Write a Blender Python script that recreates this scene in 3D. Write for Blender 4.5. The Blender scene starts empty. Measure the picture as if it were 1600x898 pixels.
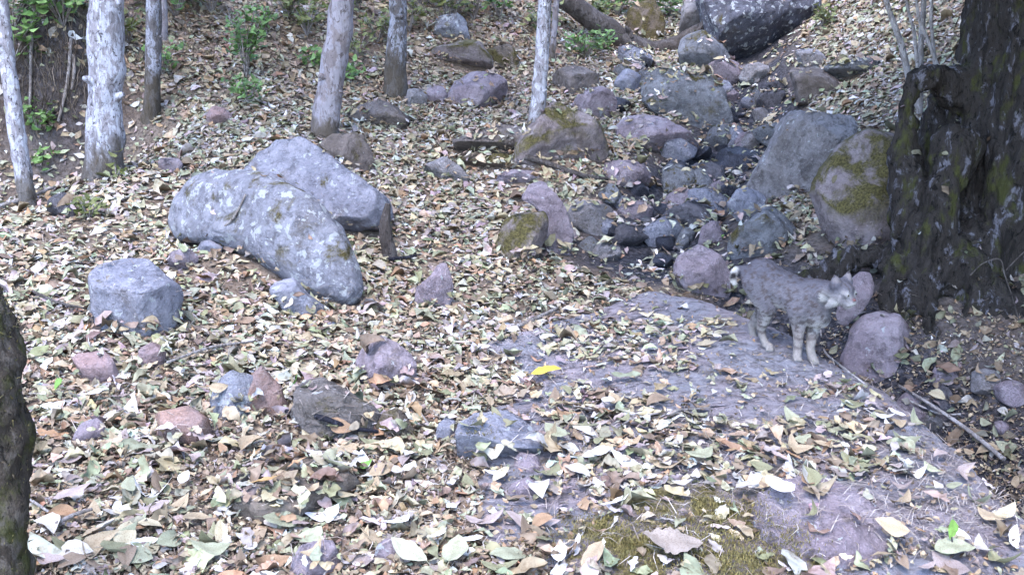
import bpy, bmesh, math, random
import numpy as np
from mathutils import Vector, Matrix, noise as mnoise
from mathutils.bvhtree import BVHTree
random.seed(7); RNG = np.random.default_rng(7)
SC = bpy.context.scene; COL = SC.collection
R = math.radians
# ------------------------------------------------------------------ camera
PITCH, CAMZ, FPX = R(15.0), 2.05, 1640.0
cam = bpy.data.cameras.new('camera'); camo = bpy.data.objects.new('camera', cam); COL.objects.link(camo)
camo.location = (0, 0, CAMZ); camo.rotation_euler = (R(90) - PITCH, 0, 0)
cam.sensor_width = 36.0; cam.lens = FPX / 1600 * 36.0; cam.clip_start = 0.05; cam.clip_end = 500
SC.camera = camo
SC.cycles.max_bounces = 5; SC.cycles.diffuse_bounces = 3; SC.cycles.glossy_bounces = 2; SC.cycles.transmission_bounces = 3
# ------------------------------------------------------------------ sky and sun
SUN_EL, SUN_AZ = R(64), R(-155)          # soft light from high up behind the camera
w = bpy.data.worlds.new('World'); SC.world = w; w.use_nodes = True
nt = w.node_tree; nt.nodes.clear()
sky = nt.nodes.new('ShaderNodeTexSky'); sky.sky_type = 'NISHITA'; sky.sun_disc = False
sky.sun_elevation = SUN_EL; sky.sun_rotation = SUN_AZ; sky.air_density = 1.0; sky.dust_density = 1.0
bg = nt.nodes.new('ShaderNodeBackground'); bg.inputs[1].default_value = 0.15
wo = nt.nodes.new('ShaderNodeOutputWorld'); nt.links.new(sky.outputs[0], bg.inputs[0]); nt.links.new(bg.outputs[0], wo.inputs[0])
sun = bpy.data.lights.new('sun', 'SUN'); sun.energy = 0.5; sun.angle = R(25); sun.color = (1.0, 0.96, 0.94)
suno = bpy.data.objects.new('sun', sun); COL.objects.link(suno)
sd = Vector((math.sin(SUN_AZ) * math.cos(SUN_EL), math.cos(SUN_AZ) * math.cos(SUN_EL), math.sin(SUN_EL)))
suno.rotation_euler = sd.to_track_quat('Z', 'Y').to_euler(); suno.location = (0, 0, 12)
vs = SC.view_settings; vs.view_transform = 'Standard'; vs.look = 'None'; vs.gamma = 1.0; vs.exposure = 2.92; vs.use_curve_mapping = False
# ------------------------------------------------------------------ helpers
CP, SP = math.cos(PITCH), math.sin(PITCH)
CR = np.array([1., 0, 0]); CF = np.array([0, CP, -SP]); CU = np.array([0, SP, CP]); C0 = np.array([0, 0, CAMZ])
def ray(px, py): return CF + (px - 800) / FPX * CR - (py - 449) / FPX * CU
def at(px, py, y):
    d = ray(px, py); return C0 + d * (y / d[1])

def _hash(ix, iy, iz, s):
    h = (ix * 374761393 + iy * 668265263 + iz * 1274126177 + s * 974634777) & 0xffffffff
    h = ((h ^ (h >> 13)) * 1274126177) & 0xffffffff
    return ((h ^ (h >> 16)) & 0xffff) / 65535.0
def vnoise(p, s=0):
    p = np.asarray(p, float); i = np.floor(p).astype(np.int64); f = p - i; f = f * f * (3 - 2 * f)
    r = 0
    for dx in (0, 1):
        for dy in (0, 1):
            for dz in (0, 1):
                wgt = (f[:, 0] if dx else 1 - f[:, 0]) * (f[:, 1] if dy else 1 - f[:, 1]) * (f[:, 2] if dz else 1 - f[:, 2])
                r = r + wgt * _hash(i[:, 0] + dx, i[:, 1] + dy, i[:, 2] + dz, s)
    return r * 2 - 1
def fbm(p, s=0, o=4, g=0.5):
    p = np.asarray(p, float); a, t, r = 1.0, 0, 0
    for k in range(o):
        r = r + a * vnoise(p * 2 ** k, s + k * 17); t += a; a *= g
    return r / t
def sstep(a, b, x):
    t = np.clip((x - a) / (b - a), 0, 1); return t * t * (3 - 2 * t)

def mesh_np(name, v, tris=None, quads=None, smooth=True, col=None):
    me = bpy.data.meshes.new(name); v = np.asarray(v, np.float32)
    me.vertices.add(len(v)); me.vertices.foreach_set('co', v.ravel())
    t = np.zeros((0, 3), np.int32) if tris is None else np.asarray(tris, np.int32).reshape(-1, 3)
    q = np.zeros((0, 4), np.int32) if quads is None else np.asarray(quads, np.int32).reshape(-1, 4)
    lv = np.concatenate([t.ravel(), q.ravel()]); me.loops.add(len(lv)); me.loops.foreach_set('vertex_index', lv)
    st = np.concatenate([np.arange(len(t)) * 3, len(t) * 3 + np.arange(len(q)) * 4]).astype(np.int32)
    me.polygons.add(len(st)); me.polygons.foreach_set('loop_start', st)
    me.polygons.foreach_set('use_smooth', np.full(len(st), smooth))
    me.update(calc_edges=True)
    if col is not None:
        a = me.attributes.new('col', 'FLOAT_COLOR', 'POINT')
        c = np.ones((len(v), 4), np.float32); c[:, :3] = col; a.data.foreach_set('color', c.ravel())
    return me
def link(name, me, mat=None, parent=None, loc=None):
    o = bpy.data.objects.new(name, me); COL.objects.link(o)
    if mat is not None and me is not None and not me.materials: me.materials.append(mat)
    if parent is not None: o.parent = parent
    if loc is not None: o.location = loc
    return o
def tag(o, label=None, cat=None, group=None, kind=None):
    if label: o['label'] = label
    if cat: o['category'] = cat
    if group: o['group'] = group
    if kind: o['kind'] = kind
    return o
def empty(name, loc): 
    o = bpy.data.objects.new(name, None); COL.objects.link(o); o.location = loc; o.empty_display_size = 0.1
    return o
LEAFUSED = {}
def unique_label(P, stem, default=None):
    dd = sorted((float(np.hypot(*(L[1][:2] - np.asarray(P)[:2]))), L[0]) for L in LAND); cands = [f'{stem} near {L[1]}' for L in dd[:3]]
    for a_ in range(8):
        for b_ in range(a_ + 1, 8): cands.append(f'{stem} near {dd[a_][1]}, facing {dd[b_][1]}')
    label = next((c_ for c_ in cands if c_ not in LEAFUSED and len(c_.split()) <= 16), default)
    if label: LEAFUSED[label] = 1
    return label
LAND = []      # landmarks (phrase, world point) used when telling fallen leaves apart

# ------------------------------------------------------------------ materials
class NB:
    def __init__(s, name):
        s.m = bpy.data.materials.new(name); s.m.use_nodes = True; s.t = s.m.node_tree; s.t.nodes.clear()
        s.out = s.n('ShaderNodeOutputMaterial'); s.p = s.n('ShaderNodeBsdfPrincipled'); s.l(s.p.outputs[0], s.out.inputs[0])
    def n(s, k, **kw):
        x = s.t.nodes.new(k)
        for a, b in kw.items(): setattr(x, a, b)
        return x
    def l(s, a, b): s.t.links.new(a, b)
    def coords(s, rnd=True):
        tc = s.n('ShaderNodeTexCoord')
        if not rnd: return tc.outputs['Object']
        oi = s.n('ShaderNodeObjectInfo'); m = s.n('ShaderNodeMath', operation='MULTIPLY'); m.inputs[1].default_value = 57.0
        s.l(oi.outputs['Random'], m.inputs[0]); a = s.n('ShaderNodeVectorMath', operation='ADD')
        s.l(tc.outputs['Object'], a.inputs[0]); s.l(m.outputs[0], a.inputs[1]); return a.outputs[0]
    def noise(s, v, scale, det=4, rough=.55, dist=0):
        x = s.n('ShaderNodeTexNoise'); x.inputs['Scale'].default_value = scale; x.inputs['Detail'].default_value = det
        x.inputs['Roughness'].default_value = rough; x.inputs['Distortion'].default_value = dist
        if v is not None: s.l(v, x.inputs['Vector'])
        return x.outputs['Fac']
    def ramp(s, f, *st):
        x = s.n('ShaderNodeValToRGB'); e = x.color_ramp.elements
        while len(e) < len(st): e.new(.5)
        for k, (p, c) in enumerate(st): e[k].position = p; e[k].color = (*c, 1) if len(c) == 3 else c
        s.l(f, x.inputs[0]); return x.outputs[0]
    def step(s, f, a, b):
        x = s.n('ShaderNodeMapRange'); x.interpolation_type = 'SMOOTHSTEP'; x.inputs[1].default_value = a; x.inputs[2].default_value = b
        s.l(f, x.inputs[0]); return x.outputs[0]
    def mul(s, a, b):
        x = s.n('ShaderNodeMath', operation='MULTIPLY'); s.l(a, x.inputs[0])
        if isinstance(b, (int, float)): x.inputs[1].default_value = b
        else: s.l(b, x.inputs[1])
        return x.outputs[0]
    def mix(s, f, a, b, mode='MIX'):
        x = s.n('ShaderNodeMixRGB', blend_type=mode)
        if isinstance(f, (int, float)): x.inputs[0].default_value = f
        else: s.l(f, x.inputs[0])
        for k, c in ((1, a), (2, b)):
            if isinstance(c, tuple): x.inputs[k].default_value = (*c, 1)
            else: s.l(c, x.inputs[k])
        return x.outputs[0]
    def nz(s):
        g = s.n('ShaderNodeNewGeometry'); x = s.n('ShaderNodeSeparateXYZ'); s.l(g.outputs['Normal'], x.inputs[0]); return x.outputs['Z']
    def bump(s, h, strength=.5, dist=.02, after=None):
        b = s.n('ShaderNodeBump'); b.inputs['Strength'].default_value = strength; b.inputs['Distance'].default_value = dist
        s.l(h, b.inputs['Height'])
        if after is not None: s.l(after, b.inputs['Normal'])
        return b.outputs[0]
    def done(s, col, rough=.8, nrm=None, spec=.3):
        if isinstance(col, tuple): s.p.inputs['Base Color'].default_value = (*col, 1)
        else: s.l(col, s.p.inputs['Base Color'])
        if isinstance(rough, (int, float)): s.p.inputs['Roughness'].default_value = rough
        else: s.l(rough, s.p.inputs['Roughness'])
        s.p.inputs['Specular IOR Level'].default_value = spec
        if nrm is not None: s.l(nrm, s.p.inputs['Normal'])
        return s.m

def rock_mat(name, a, b, moss=0.0, lichen=0.0, dark=.45, rough=.85, mosscol=(.105, .085, .03)):
    s = NB(name); v = s.coords()
    c = s.mix(s.step(s.noise(v, 3.0, 5, .6, .6), .38, .62), a, b)
    f = s.noise(v, 11, 9, .72, .4)
    c = s.mix(s.step(f, .30, .56), tuple(x * dark for x in a), c)
    c = s.mix(s.mul(s.step(s.noise(v, 2.6, 7, .7, .9), .56, .68), .5), c, (.125, .10, .08))
    c = s.mix(s.mul(s.step(s.noise(v, 33, 6, .75), .55, .68), .6), c, tuple(min(1, x * 1.45) for x in b))
    vo = s.n('ShaderNodeTexVoronoi'); vo.inputs['Scale'].default_value = 60; s.l(v, vo.inputs['Vector'])
    c = s.mix(s.mul(s.step(vo.outputs['Distance'], .35, .1), .22), c, tuple(min(1, x * 1.7) for x in b))
    if lichen > 0:
        ln = s.noise(v, 13, 4, .6, .3)
        c = s.mix(s.mul(s.step(ln, .70 - .14 * lichen, .73 - .14 * lichen), .8), c, (.52, .54, .58))
    h = s.noise(v, 22, 8, .7)
    if moss > 0:
        mm = s.mul(s.step(s.noise(v, 4.5, 6, .65, .4), .66 - .36 * moss, .78 - .30 * moss), s.step(s.nz(), -.35, .35))
        mc = s.mix(s.step(s.noise(v, 70, 3), .3, .7), tuple(x * .45 for x in mosscol), tuple(x * 1.35 for x in mosscol))
        c = s.mix(mm, c, mc)
    n1 = s.bump(s.noise(v, 6, 8, .7, .7), 1.0, .13)
    n2 = s.bump(h, 1.0, .035, n1)
    return s.done(c, rough, n2, .25)

M = {
 'blue':   rock_mat('blue_grey_stone', (.28, .28, .35), (.36, .355, .43), 0.12, .6),
 'lich':   rock_mat('lichened_grey_stone', (.24, .24, .29), (.34, .34, .40), 0.38, .95),
 'mauve':  rock_mat('mauve_stone', (.30, .24, .28), (.38, .32, .365), 0.08, .35),
 'pink':   rock_mat('pink_stone', (.42, .28, .27), (.36, .27, .29), 0.0, .1),
 'salmon': rock_mat('salmon_stone', (.40, .25, .205), (.34, .25, .25), 0.0, .05, .7),
 'dark':   rock_mat('dark_basalt', (.10, .094, .112), (.17, .158, .185), 0.1, .25),
 'black':  rock_mat('wet_black_stone', (.035, .036, .05), (.07, .072, .10), 0.0, .1, .5, .42),
 'brown':  rock_mat('brown_earthy_stone', (.17, .14, .13), (.25, .21, .205), 0.25, .1),
 'moss':   rock_mat('moss_covered_stone', (.28, .225, .235), (.35, .295, .31), 0.76, .1, mosscol=(.13, .11, .042)),
 'mossy':  rock_mat('thick_moss_stone', (.17, .135, .115), (.25, .20, .17), 0.86, .0),
 'green':  rock_mat('grey_green_stone', (.19, .19, .215), (.28, .28, .315), 0.4, .3),
 'tan':    rock_mat('tan_grey_stone', (.26, .235, .245), (.36, .335, .36), 0.2, .3),
}
def ground_mat():
    s = NB('forest_soil'); v = s.coords(False)
    c = s.mix(s.step(s.noise(v, 1.6, 5, .6, .4), .35, .65), (.175, .125, .095), (.24, .19, .155))
    c = s.mix(s.step(s.noise(v, 30, 6, .7), .34, .58), (.08, .058, .045), c)
    at_ = s.n('ShaderNodeAttribute', attribute_name='stream')  # stream bed tone plus painted gully and bank shade
    g = s.mix(s.step(s.noise(v, 26, 5, .7), .4, .65), (.022, .022, .028), (.085, .08, .095))
    c = s.mix(at_.outputs['Fac'], c, g)
    n1 = s.bump(s.noise(v, 9, 7, .7), .8, .06); n2 = s.bump(s.noise(v, 60, 6, .7), .8, .012, n1)
    return s.done(c, .95, n2, .15)
M['ground'] = ground_mat()
def slab_mat():
    s = NB('mauve_bedrock'); v = s.coords(False)
    c = s.mix(s.step(s.noise(v, 2.2, 6, .6, .8), .36, .62), (.43, .365, .41), (.37, .36, .42))
    c = s.mix(s.step(s.noise(v, 16, 8, .7, .5), .30, .58), (.14, .12, .13), c)
    c = s.mix(s.mul(s.step(s.noise(v, 3.1, 6, .7), .58, .68), .8), c, (.10, .082, .045))
    mp = s.n('ShaderNodeMapping'); mp.inputs['Rotation'].default_value = (0, 0, R(42)); mp.inputs['Scale'].default_value = (.5, 5, 1); s.l(v, mp.inputs[0]); stk = s.noise(mp.outputs[0], 3.4, 7, .68, .5)
    c = s.mix(s.mul(s.step(stk, .42, .34), .65), c, (.12, .10, .10)); c = s.mix(s.mul(s.step(stk, .56, .66), .5), c, (.46, .42, .46))
    n0 = s.bump(stk, 1.0, .10); n1 = s.bump(s.noise(v, 6, 8, .68, .8), 1.0, .12, n0); n2 = s.bump(s.noise(v, 40, 8, .7), 1.0, .025, n1)
    return s.done(c, .85, n2, .2)
M['slab'] = slab_mat()
def bark_mat(name, base, pale, dark, moss=0., sc=1.0, amt=.5, foot=0, fis=2.2):
    s = NB(name); tc = s.n('ShaderNodeTexCoord'); mp = s.n('ShaderNodeMapping'); mp.inputs['Scale'].default_value = (1, 1, .55)
    oi = s.n('ShaderNodeObjectInfo'); mm = s.n('ShaderNodeMath', operation='MULTIPLY'); mm.inputs[1].default_value = 40; s.l(oi.outputs['Random'], mm.inputs[0])
    s.l(tc.outputs['Object'], mp.inputs[0]); s.l(mm.outputs[0], mp.inputs['Location']); v = mp.outputs[0]
    f = s.noise(v, 7 * sc, 7, .68, .5)
    c = s.mix(s.step(f, .52 - .12 * amt, .60 - .11 * amt), base, pale)
    c = s.mix(s.step(s.noise(v, 17 * sc, 7, .7, .8), .55, .62), c, dark)
    if moss > 0:
        c = s.mix(s.mul(s.step(s.noise(v, 5 * sc, 5, .65), .62 - .3 * moss, .75 - .25 * moss), .85), c, (.05, .052, .016))
    if foot:
        sx = s.n('ShaderNodeSeparateXYZ'); s.l(tc.outputs['Object'], sx.inputs[0]); ad = s.n('ShaderNodeMath', operation='ADD'); s.l(sx.outputs['Z'], ad.inputs[0]); s.l(s.mul(s.noise(v, 9, 4, .6), -.5), ad.inputs[1])
        c = s.mix(s.mul(s.step(ad.outputs[0], foot - .12, foot - .32), .85), c, (.085, .068, .05))
    n1 = s.bump(s.noise(v, 18 * sc, 6, .65, .8), .9, .03); n2 = s.bump(s.noise(v, 70 * sc, 5, .7), .6, .008, n1)
    mp2 = s.n('ShaderNodeMapping'); mp2.inputs['Scale'].default_value = (1, 1, .16); s.l(tc.outputs['Object'], mp2.inputs[0]); fz = s.noise(mp2.outputs[0], 16 * fis, 5, .65, .6)
    c = s.mix(s.mul(s.step(fz, .46, .36), .6 if fis < 1 else .35), c, dark); n3 = s.bump(fz, .9, .05 / fis, n2)
    return s.done(c, .88, n3, .15)
M['bark'] = bark_mat('pale_lichen_bark', (.29, .27, .30), (.50, .50, .58), (.085, .075, .08), 0, 2.0, .5, .22)
M['bark2'] = bark_mat('grey_bark', (.215, .185, .195), (.30, .28, .32), (.12, .10, .105), 0, 1.2, .6, .1)
M['bark3'] = bark_mat('mottled_bark', (.15, .135, .14), (.34, .34, .40), (.04, .035, .035), .15, 2.0, .3, .42)
M['bigbark'] = bark_mat('dark_mossy_bark', (.032, .027, .025), (.13, .125, .15), (.007, .006, .006), .3, 1.5, -.25, 0, .9)
M['deadwood'] = bark_mat('dead_wood', (.075, .063, .06), (.12, .105, .105), (.035, .03, .03), 0, 1.5, .3)
M['twig'] = bark_mat('twig_bark', (.22, .19, .18), (.34, .31, .31), (.12, .10, .09), 0, 2.0, .4)
M['blackstick'] = bark_mat('charred_stick', (.02, .02, .03), (.05, .05, .07), (.01, .01, .01), 0, 2.0, .2)
M['cane'] = bark_mat('pale_cane', (.30, .27, .27), (.42, .39, .40), (.16, .14, .13), 0, 2.0, .4)
def leaf_mat(name, attr=True, green=False):
    s = NB(name)
    if attr: c = s.n('ShaderNodeAttribute', attribute_name='col').outputs['Color']
    else: c = s.n('ShaderNodeObjectInfo').outputs['Color']
    v = s.coords(not attr)
    c = s.mix(s.mul(s.step(s.noise(v, 30, 6, .7), .45, .66), .75), c, (.56, .47, .40), 'MULTIPLY')
    if not attr:
        a2 = s.n('ShaderNodeAttribute', attribute_name='vein')
        c = s.mix(s.mul(a2.outputs['Fac'], .35), c, (.55, .5, .42), 'MULTIPLY')
    n = s.bump(s.noise(v, 55, 4, .6), .5, .006)
    s.done(c, .62 if not green else .5, n, .35)
    if not green: return s.m
    tr = s.n('ShaderNodeBsdfTranslucent'); s.l(c, tr.inputs[0]); mx = s.n('ShaderNodeMixShader'); mx.inputs[0].default_value = .22
    s.l(s.p.outputs[0], mx.inputs[1]); s.l(tr.outputs[0], mx.inputs[2]); s.l(mx.outputs[0], s.out.inputs[0])
    return s.m
M['litter'] = leaf_mat('dry_leaf_litter'); M['leaf'] = leaf_mat('dry_leaf', False); M['foliage'] = leaf_mat('green_foliage', True, True)

# ------------------------------------------------------------------ terrain heights
# world points (x, y, z) measured from the photograph's slope: read as pixel + forward distance
CTRL = [(0,898,3.35),(400,898,3.45),(800,898,3.5),(1200,898,3.5),(1600,898,3.5),
 (0,750,4.05),(400,750,4.15),(800,750,4.25),(1200,750,4.25),(1560,750,4.4),
 (0,600,5.0),(400,600,5.25),(800,600,5.5),(1150,600,5.5),(1190,540,6.15),
 (0,450,6.3),(300,450,6.6),(600,450,7.0),(900,450,7.4),(1050,450,7.45),
 (0,350,7.6),(300,350,8.0),(650,350,8.6),(950,350,9.1),(150,275,9.0),(420,270,9.0),(600,270,9.5),(750,270,9.9),
 (250,190,10.7),(450,200,10.3),(650,200,10.9),(850,225,10.0),(620,150,12.0),(40,195,10.5),(110,198,10.55),(150,195,10.7),
 (40,75,10.72),(110,70,10.8),(165,60,11.35),(300,60,12.2),(60,0,11.7),(300,0,12.9),(600,0,14.0),(800,0,15.2),(350,100,11.9),(500,100,12.3),(700,110,13.0),
 (1000,400,8.2),(1100,340,9.2),(1080,270,10.5),(1150,210,11.6),(1150,150,13.0),(1000,140,13.0),(950,90,14.4),(1150,70,15.0),(900,10,16.4),(1200,0,17.0),
 (1250,330,8.7),(1300,410,7.5),(1350,230,9.9),(1340,140,11.6),(1350,60,12.9),(1350,0,14.0),(1450,250,8.7),(1450,480,6.6),(1510,560,6.15),(1590,640,5.5)]
PTS = np.array([at(*c) for c in CTRL] + [(-22, 8, 6.5), (-22, 25, 14), (-8, 26, 9.5), (2, 32, 9), (14, 28, 11), (22, 12, 8), (20, 0, 4), (-20, -5, 3), (20, -8, 3),
    (0, -8, 0.2), (-6, 0, 0.6), (6, 0, 0.3), (6, 8, 1.9), (-4, 1, .2), (3, 1, .05), (9, 13, 4.6), (-9, 12, 3.6)])
def tps_fit(P):
    n = len(P); d2 = ((P[:, None, :2] - P[None, :, :2]) ** 2).sum(-1)
    K = np.where(d2 > 0, .5 * d2 * np.log(np.maximum(d2, 1e-12)), 0) + np.eye(n) * .02
    A = np.zeros((n + 3, n + 3)); A[:n, :n] = K; A[:n, n] = 1; A[:n, n + 1:] = P[:, :2]; A[n:, :n] = A[:n, n:].T
    return np.linalg.solve(A, np.concatenate([P[:, 2], np.zeros(3)]))
TW = tps_fit(PTS)
def H0(x, y):
    x = np.asarray(x, float); y = np.asarray(y, float); sh = x.shape; q = np.stack([x.ravel(), y.ravel()], 1); out = np.zeros(len(q))
    for k in range(0, len(q), 20000):
        d2 = ((q[k:k + 20000, None] - PTS[None, :, :2]) ** 2).sum(-1)
        out[k:k + 20000] = (.5 * d2 * np.log(np.maximum(d2, 1e-12))) @ TW[:-3] + TW[-3] + q[k:k + 20000] @ TW[-2:]
    return out.reshape(sh)
def hit_fn(fn, px, py, y0=2.2, y1=26.0):
    ys = np.arange(y0, y1, .03); d = ray(px, py); t = ys / d[1]
    x = C0[0] + d[0] * t; z = C0[2] + d[2] * t; g = z - fn(x, ys); k = np.argmax(g < 0)
    if not (g < 0).any(): k = len(ys) - 1
    return np.array([x[k], ys[k], float(fn(x[k:k + 1], ys[k:k + 1])[0])])
EDGE_PX = [(985,450),(1100,478),(1160,500),(1225,530),(1292,563),(1350,605),(1420,655),(1480,705),(1560,780),(1640,880),(1700,975)]
EDGE = np.array([hit_fn(H0, *p)[:2] for p in EDGE_PX])
def edge_s(x, y):
    q = np.stack([np.asarray(x, float).ravel(), np.asarray(y, float).ravel()], 1); best = np.full(len(q), 1e9); sg = np.ones(len(q)); tt = np.zeros(len(q))
    for k in range(len(EDGE) - 1):
        a, b = EDGE[k], EDGE[k + 1]; ab = b - a; t = np.clip(((q - a) @ ab) / (ab @ ab), 0, 1); d = q - (a + t[:, None] * ab)
        dist = np.hypot(d[:, 0], d[:, 1]); cr = ab[0] * (q[:, 1] - a[1]) - ab[1] * (q[:, 0] - a[0])
        m = dist < best; best[m] = dist[m]; sg[m] = np.sign(cr[m]); tt[m] = k + t[m]
    return (best * sg).reshape(np.shape(x)), tt.reshape(np.shape(x))
STREAM = np.array([hit_fn(H0, *p)[:2] for p in [(1180,40),(1160,110),(1170,180),(1130,240),(1070,300),(1040,350),(1010,390),(1150,430),(1260,500),(1340,560),(1440,630),(1560,720),(1640,800)]])
def stream_d(x, y):
    q = np.stack([np.ravel(x), np.ravel(y)], 1).astype(float); best = np.full(len(q), 1e9)
    for k in range(len(STREAM) - 1):
        a, b = STREAM[k], STREAM[k + 1]; ab = b - a; t = np.clip(((q - a) @ ab) / (ab @ ab), 0, 1); d = q - (a + t[:, None] * ab)
        best = np.minimum(best, np.hypot(d[:, 0], d[:, 1]))
    return best.reshape(np.shape(x))
def H(x, y):
    x = np.asarray(x, float); y = np.asarray(y, float); z = H0(x, y); s, t = edge_s(x, y)
    z = z - np.where(s > 0, .62 * sstep(0, .12, s) * np.exp(-(np.maximum(s - .35, 0) / .5) ** 2), 0) * sstep(.3, 1.6, t)
    z = z - .14 * np.exp(-(stream_d(x, y) / .5) ** 2) * sstep(7.2, 8.5, y)
    z = z + .13 * np.exp(-(((x + 1.95) / .55) ** 2 + ((y - 7.15) / .28) ** 2))
    q = np.stack([x.ravel(), y.ravel(), np.zeros(x.size)], 1)
    return z + (.05 * fbm(q * 1.1, 3, 3) + .022 * fbm(q * 4.5, 9, 3)).reshape(x.shape)
def hit(px, py): return hit_fn(H, px, py)
xs = np.concatenate([np.linspace(-26, -8.2, 20), np.arange(-8, 8.01, .085), np.linspace(8.2, 26, 20)])
ys = np.concatenate([np.linspace(-9, 1.6, 14), np.arange(1.8, 18.01, .085), np.linspace(18.4, 40, 24)])
GX, GY = np.meshgrid(xs, ys); GZ = H(GX, GY); gv = np.stack([GX.ravel(), GY.ravel(), GZ.ravel()], 1)
nx = len(xs); ii = (np.arange(len(ys) - 1)[:, None] * nx + np.arange(nx - 1)[None, :]).ravel()
gq = np.stack([ii, ii + 1, ii + nx + 1, ii + nx], 1)
gme = mesh_np('ground', gv, quads=gq)
sa = gme.attributes.new('stream', 'FLOAT', 'POINT')
stream_shade = np.clip(1.35 * np.exp(-(stream_d(GX, GY) / np.where(GY < 7.6, 1.0, .75)) ** 2), 0, 1).ravel() * sstep(-.3, .3, fbm(gv * 1.5, 5, 3) + .45)  # wet stream bed; wider along the gully to paint its shade
BK = at(85, 135, 10.7); stream_shade = np.clip(stream_shade + .8 * np.exp(-(((GX - BK[0]) / .85) ** 2 + ((GY - BK[1]) / .8) ** 2)).ravel(), 0, 1)  # overhang shade of the cut bank, painted as darker soil
sa.data.foreach_set('value', stream_shade.astype(np.float32))
ground = tag(link('ground', gme, M['ground']), 'leaf strewn brown soil of the ravine slope', None, None, 'structure')
BV, BF, BOWN = [], [], []          # collected surfaces that leaves can land on
OWN = []
def add_surface(o, v, faces, leafy, kind=''):
    off = sum(len(a) for a in BV); BV.append(np.asarray(v)); BF.append((np.asarray(faces) + off)); BOWN.append(np.full(len(faces), len(OWN))); OWN.append((o, leafy, kind))
gt = np.concatenate([gq[:, [0, 1, 2]], gq[:, [0, 2, 3]]]); add_surface(ground, gv, gt, 1.0, 'ground')

# ------------------------------------------------------------------ bedrock slab under the cat
def slab():
    L = np.concatenate([[0], np.cumsum(np.hypot(*(np.diff(EDGE, axis=0).T)))]); n = 150; tl = np.linspace(0, L[-1], n)
    ex = np.interp(tl, L, EDGE[:, 0]); ey = np.interp(tl, L, EDGE[:, 1])
    for _ in range(6): ex[1:-1] = (ex[:-2] + ex[1:-1] * 2 + ex[2:]) / 4; ey[1:-1] = (ey[:-2] + ey[1:-1] * 2 + ey[2:]) / 4
    tx = np.gradient(ex); ty = np.gradient(ey); l = np.hypot(tx, ty); nxl, nyl = ty / l, -tx / l     # to the bedrock side
    wob = .09 * fbm(np.stack([tl * 2.2, tl * 0, tl * 0], 1), 31, 5, .65)
    sv = np.concatenate([[-.02, -.015, -.012, -.006, 0, .012, .03], np.arange(.06, 3.5, .05)]); m = len(sv); V = np.zeros((n, m, 3))
    dz0 = np.array([-.75, -.4, -.2, -.1, -.05, -.02, -.006])
    for j, s in enumerate(sv):
        x = ex + nxl * (s + wob); y = ey + nyl * (s + wob); z = H0(x, y)
        q = np.stack([x, y, z], 1); bump = .03 * fbm(q * 2.1, 41, 4) + .05 * np.abs(fbm(q * 1.3, 55, 3))
        fol = .045 * (np.abs(fbm(np.stack([np.full(n, s * 3.6), tl * .55, tl * 0], 1), 61, 4, .6)) - .18) * sstep(.08, .3, s)
        tail = .035 - .10 * sstep(1.2, 3.0, s + .6 * fbm(q * .8, 71, 2)) + fol + bump * (1 if s > .1 else .6)
        endf = sstep(0, 9, np.arange(n)) * 1.0
        z = z + tail * endf - .15 * (1 - endf) + (dz0[j] if j < len(dz0) else 0)
        V[:, j] = np.stack([x, y, z], 1)
    v = V.reshape(-1, 3); i = (np.arange(n - 1)[:, None] * m + np.arange(m - 1)[None, :]).ravel()
    q = np.stack([i, i + 1, i + m + 1, i + m], 1)
    o = tag(link('bedrock', mesh_np('bedrock', v, quads=q), M['slab']), 'sloping mauve bedrock slab the bobcat stands on', None, None, 'structure')
    add_surface(o, v, np.concatenate([q[:, [0, 1, 2]], q[:, [0, 2, 3]]]), .5, 'slab'); return v, q
SLV, SLQ = slab()
SLAB_BVH = BVHTree.FromPolygons([tuple(a) for a in SLV], [tuple(int(k) for k in a) for a in SLQ])
LAND.append(('the bedrock edge', np.array([*EDGE[5], 0])))
def slab_hit(px, py):
    r = SLAB_BVH.ray_cast(Vector(C0), Vector(ray(px, py)).normalized()); return np.array(r[0]) if r[0] is not None else hit(px, py)

# ------------------------------------------------------------------ rocks
def ico(n):
    bm = bmesh.new(); bmesh.ops.create_icosphere(bm, subdivisions=n, radius=1.0); v = np.array([a.co[:] for a in bm.verts]); f = np.array([[b.index for b in a.verts] for a in bm.faces]); bm.free()
    return v, f
ICO = {k: ico(k) for k in (2, 3, 4, 5)}
def polar_radius(P, c, n=240):
    th = np.linspace(-np.pi, np.pi, n, endpoint=False); d = np.stack([np.cos(th), np.sin(th)], 1); r = np.full(n, 0.0)
    A = P - c; B = np.roll(A, -1, axis=0)
    for a, b in zip(A, B):
        e = b - a; den = d[:, 0] * e[1] - d[:, 1] * e[0]; den = np.where(np.abs(den) < 1e-9, 1e-9, den)
        t = (a[0] * e[1] - a[1] * e[0]) / den; u = (a[0] * d[:, 1] - a[1] * d[:, 0]) / den
        ok = (t > 0) & (u >= -1e-6) & (u <= 1 + 1e-6); r = np.where(ok, np.maximum(r, t), r)
    r[r <= 0] = np.median(r[r > 0])
    for _ in range(3): r = (np.roll(r, 1) + 2 * r + np.roll(r, -1)) / 4
    return th, r
NR = [0]
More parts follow.
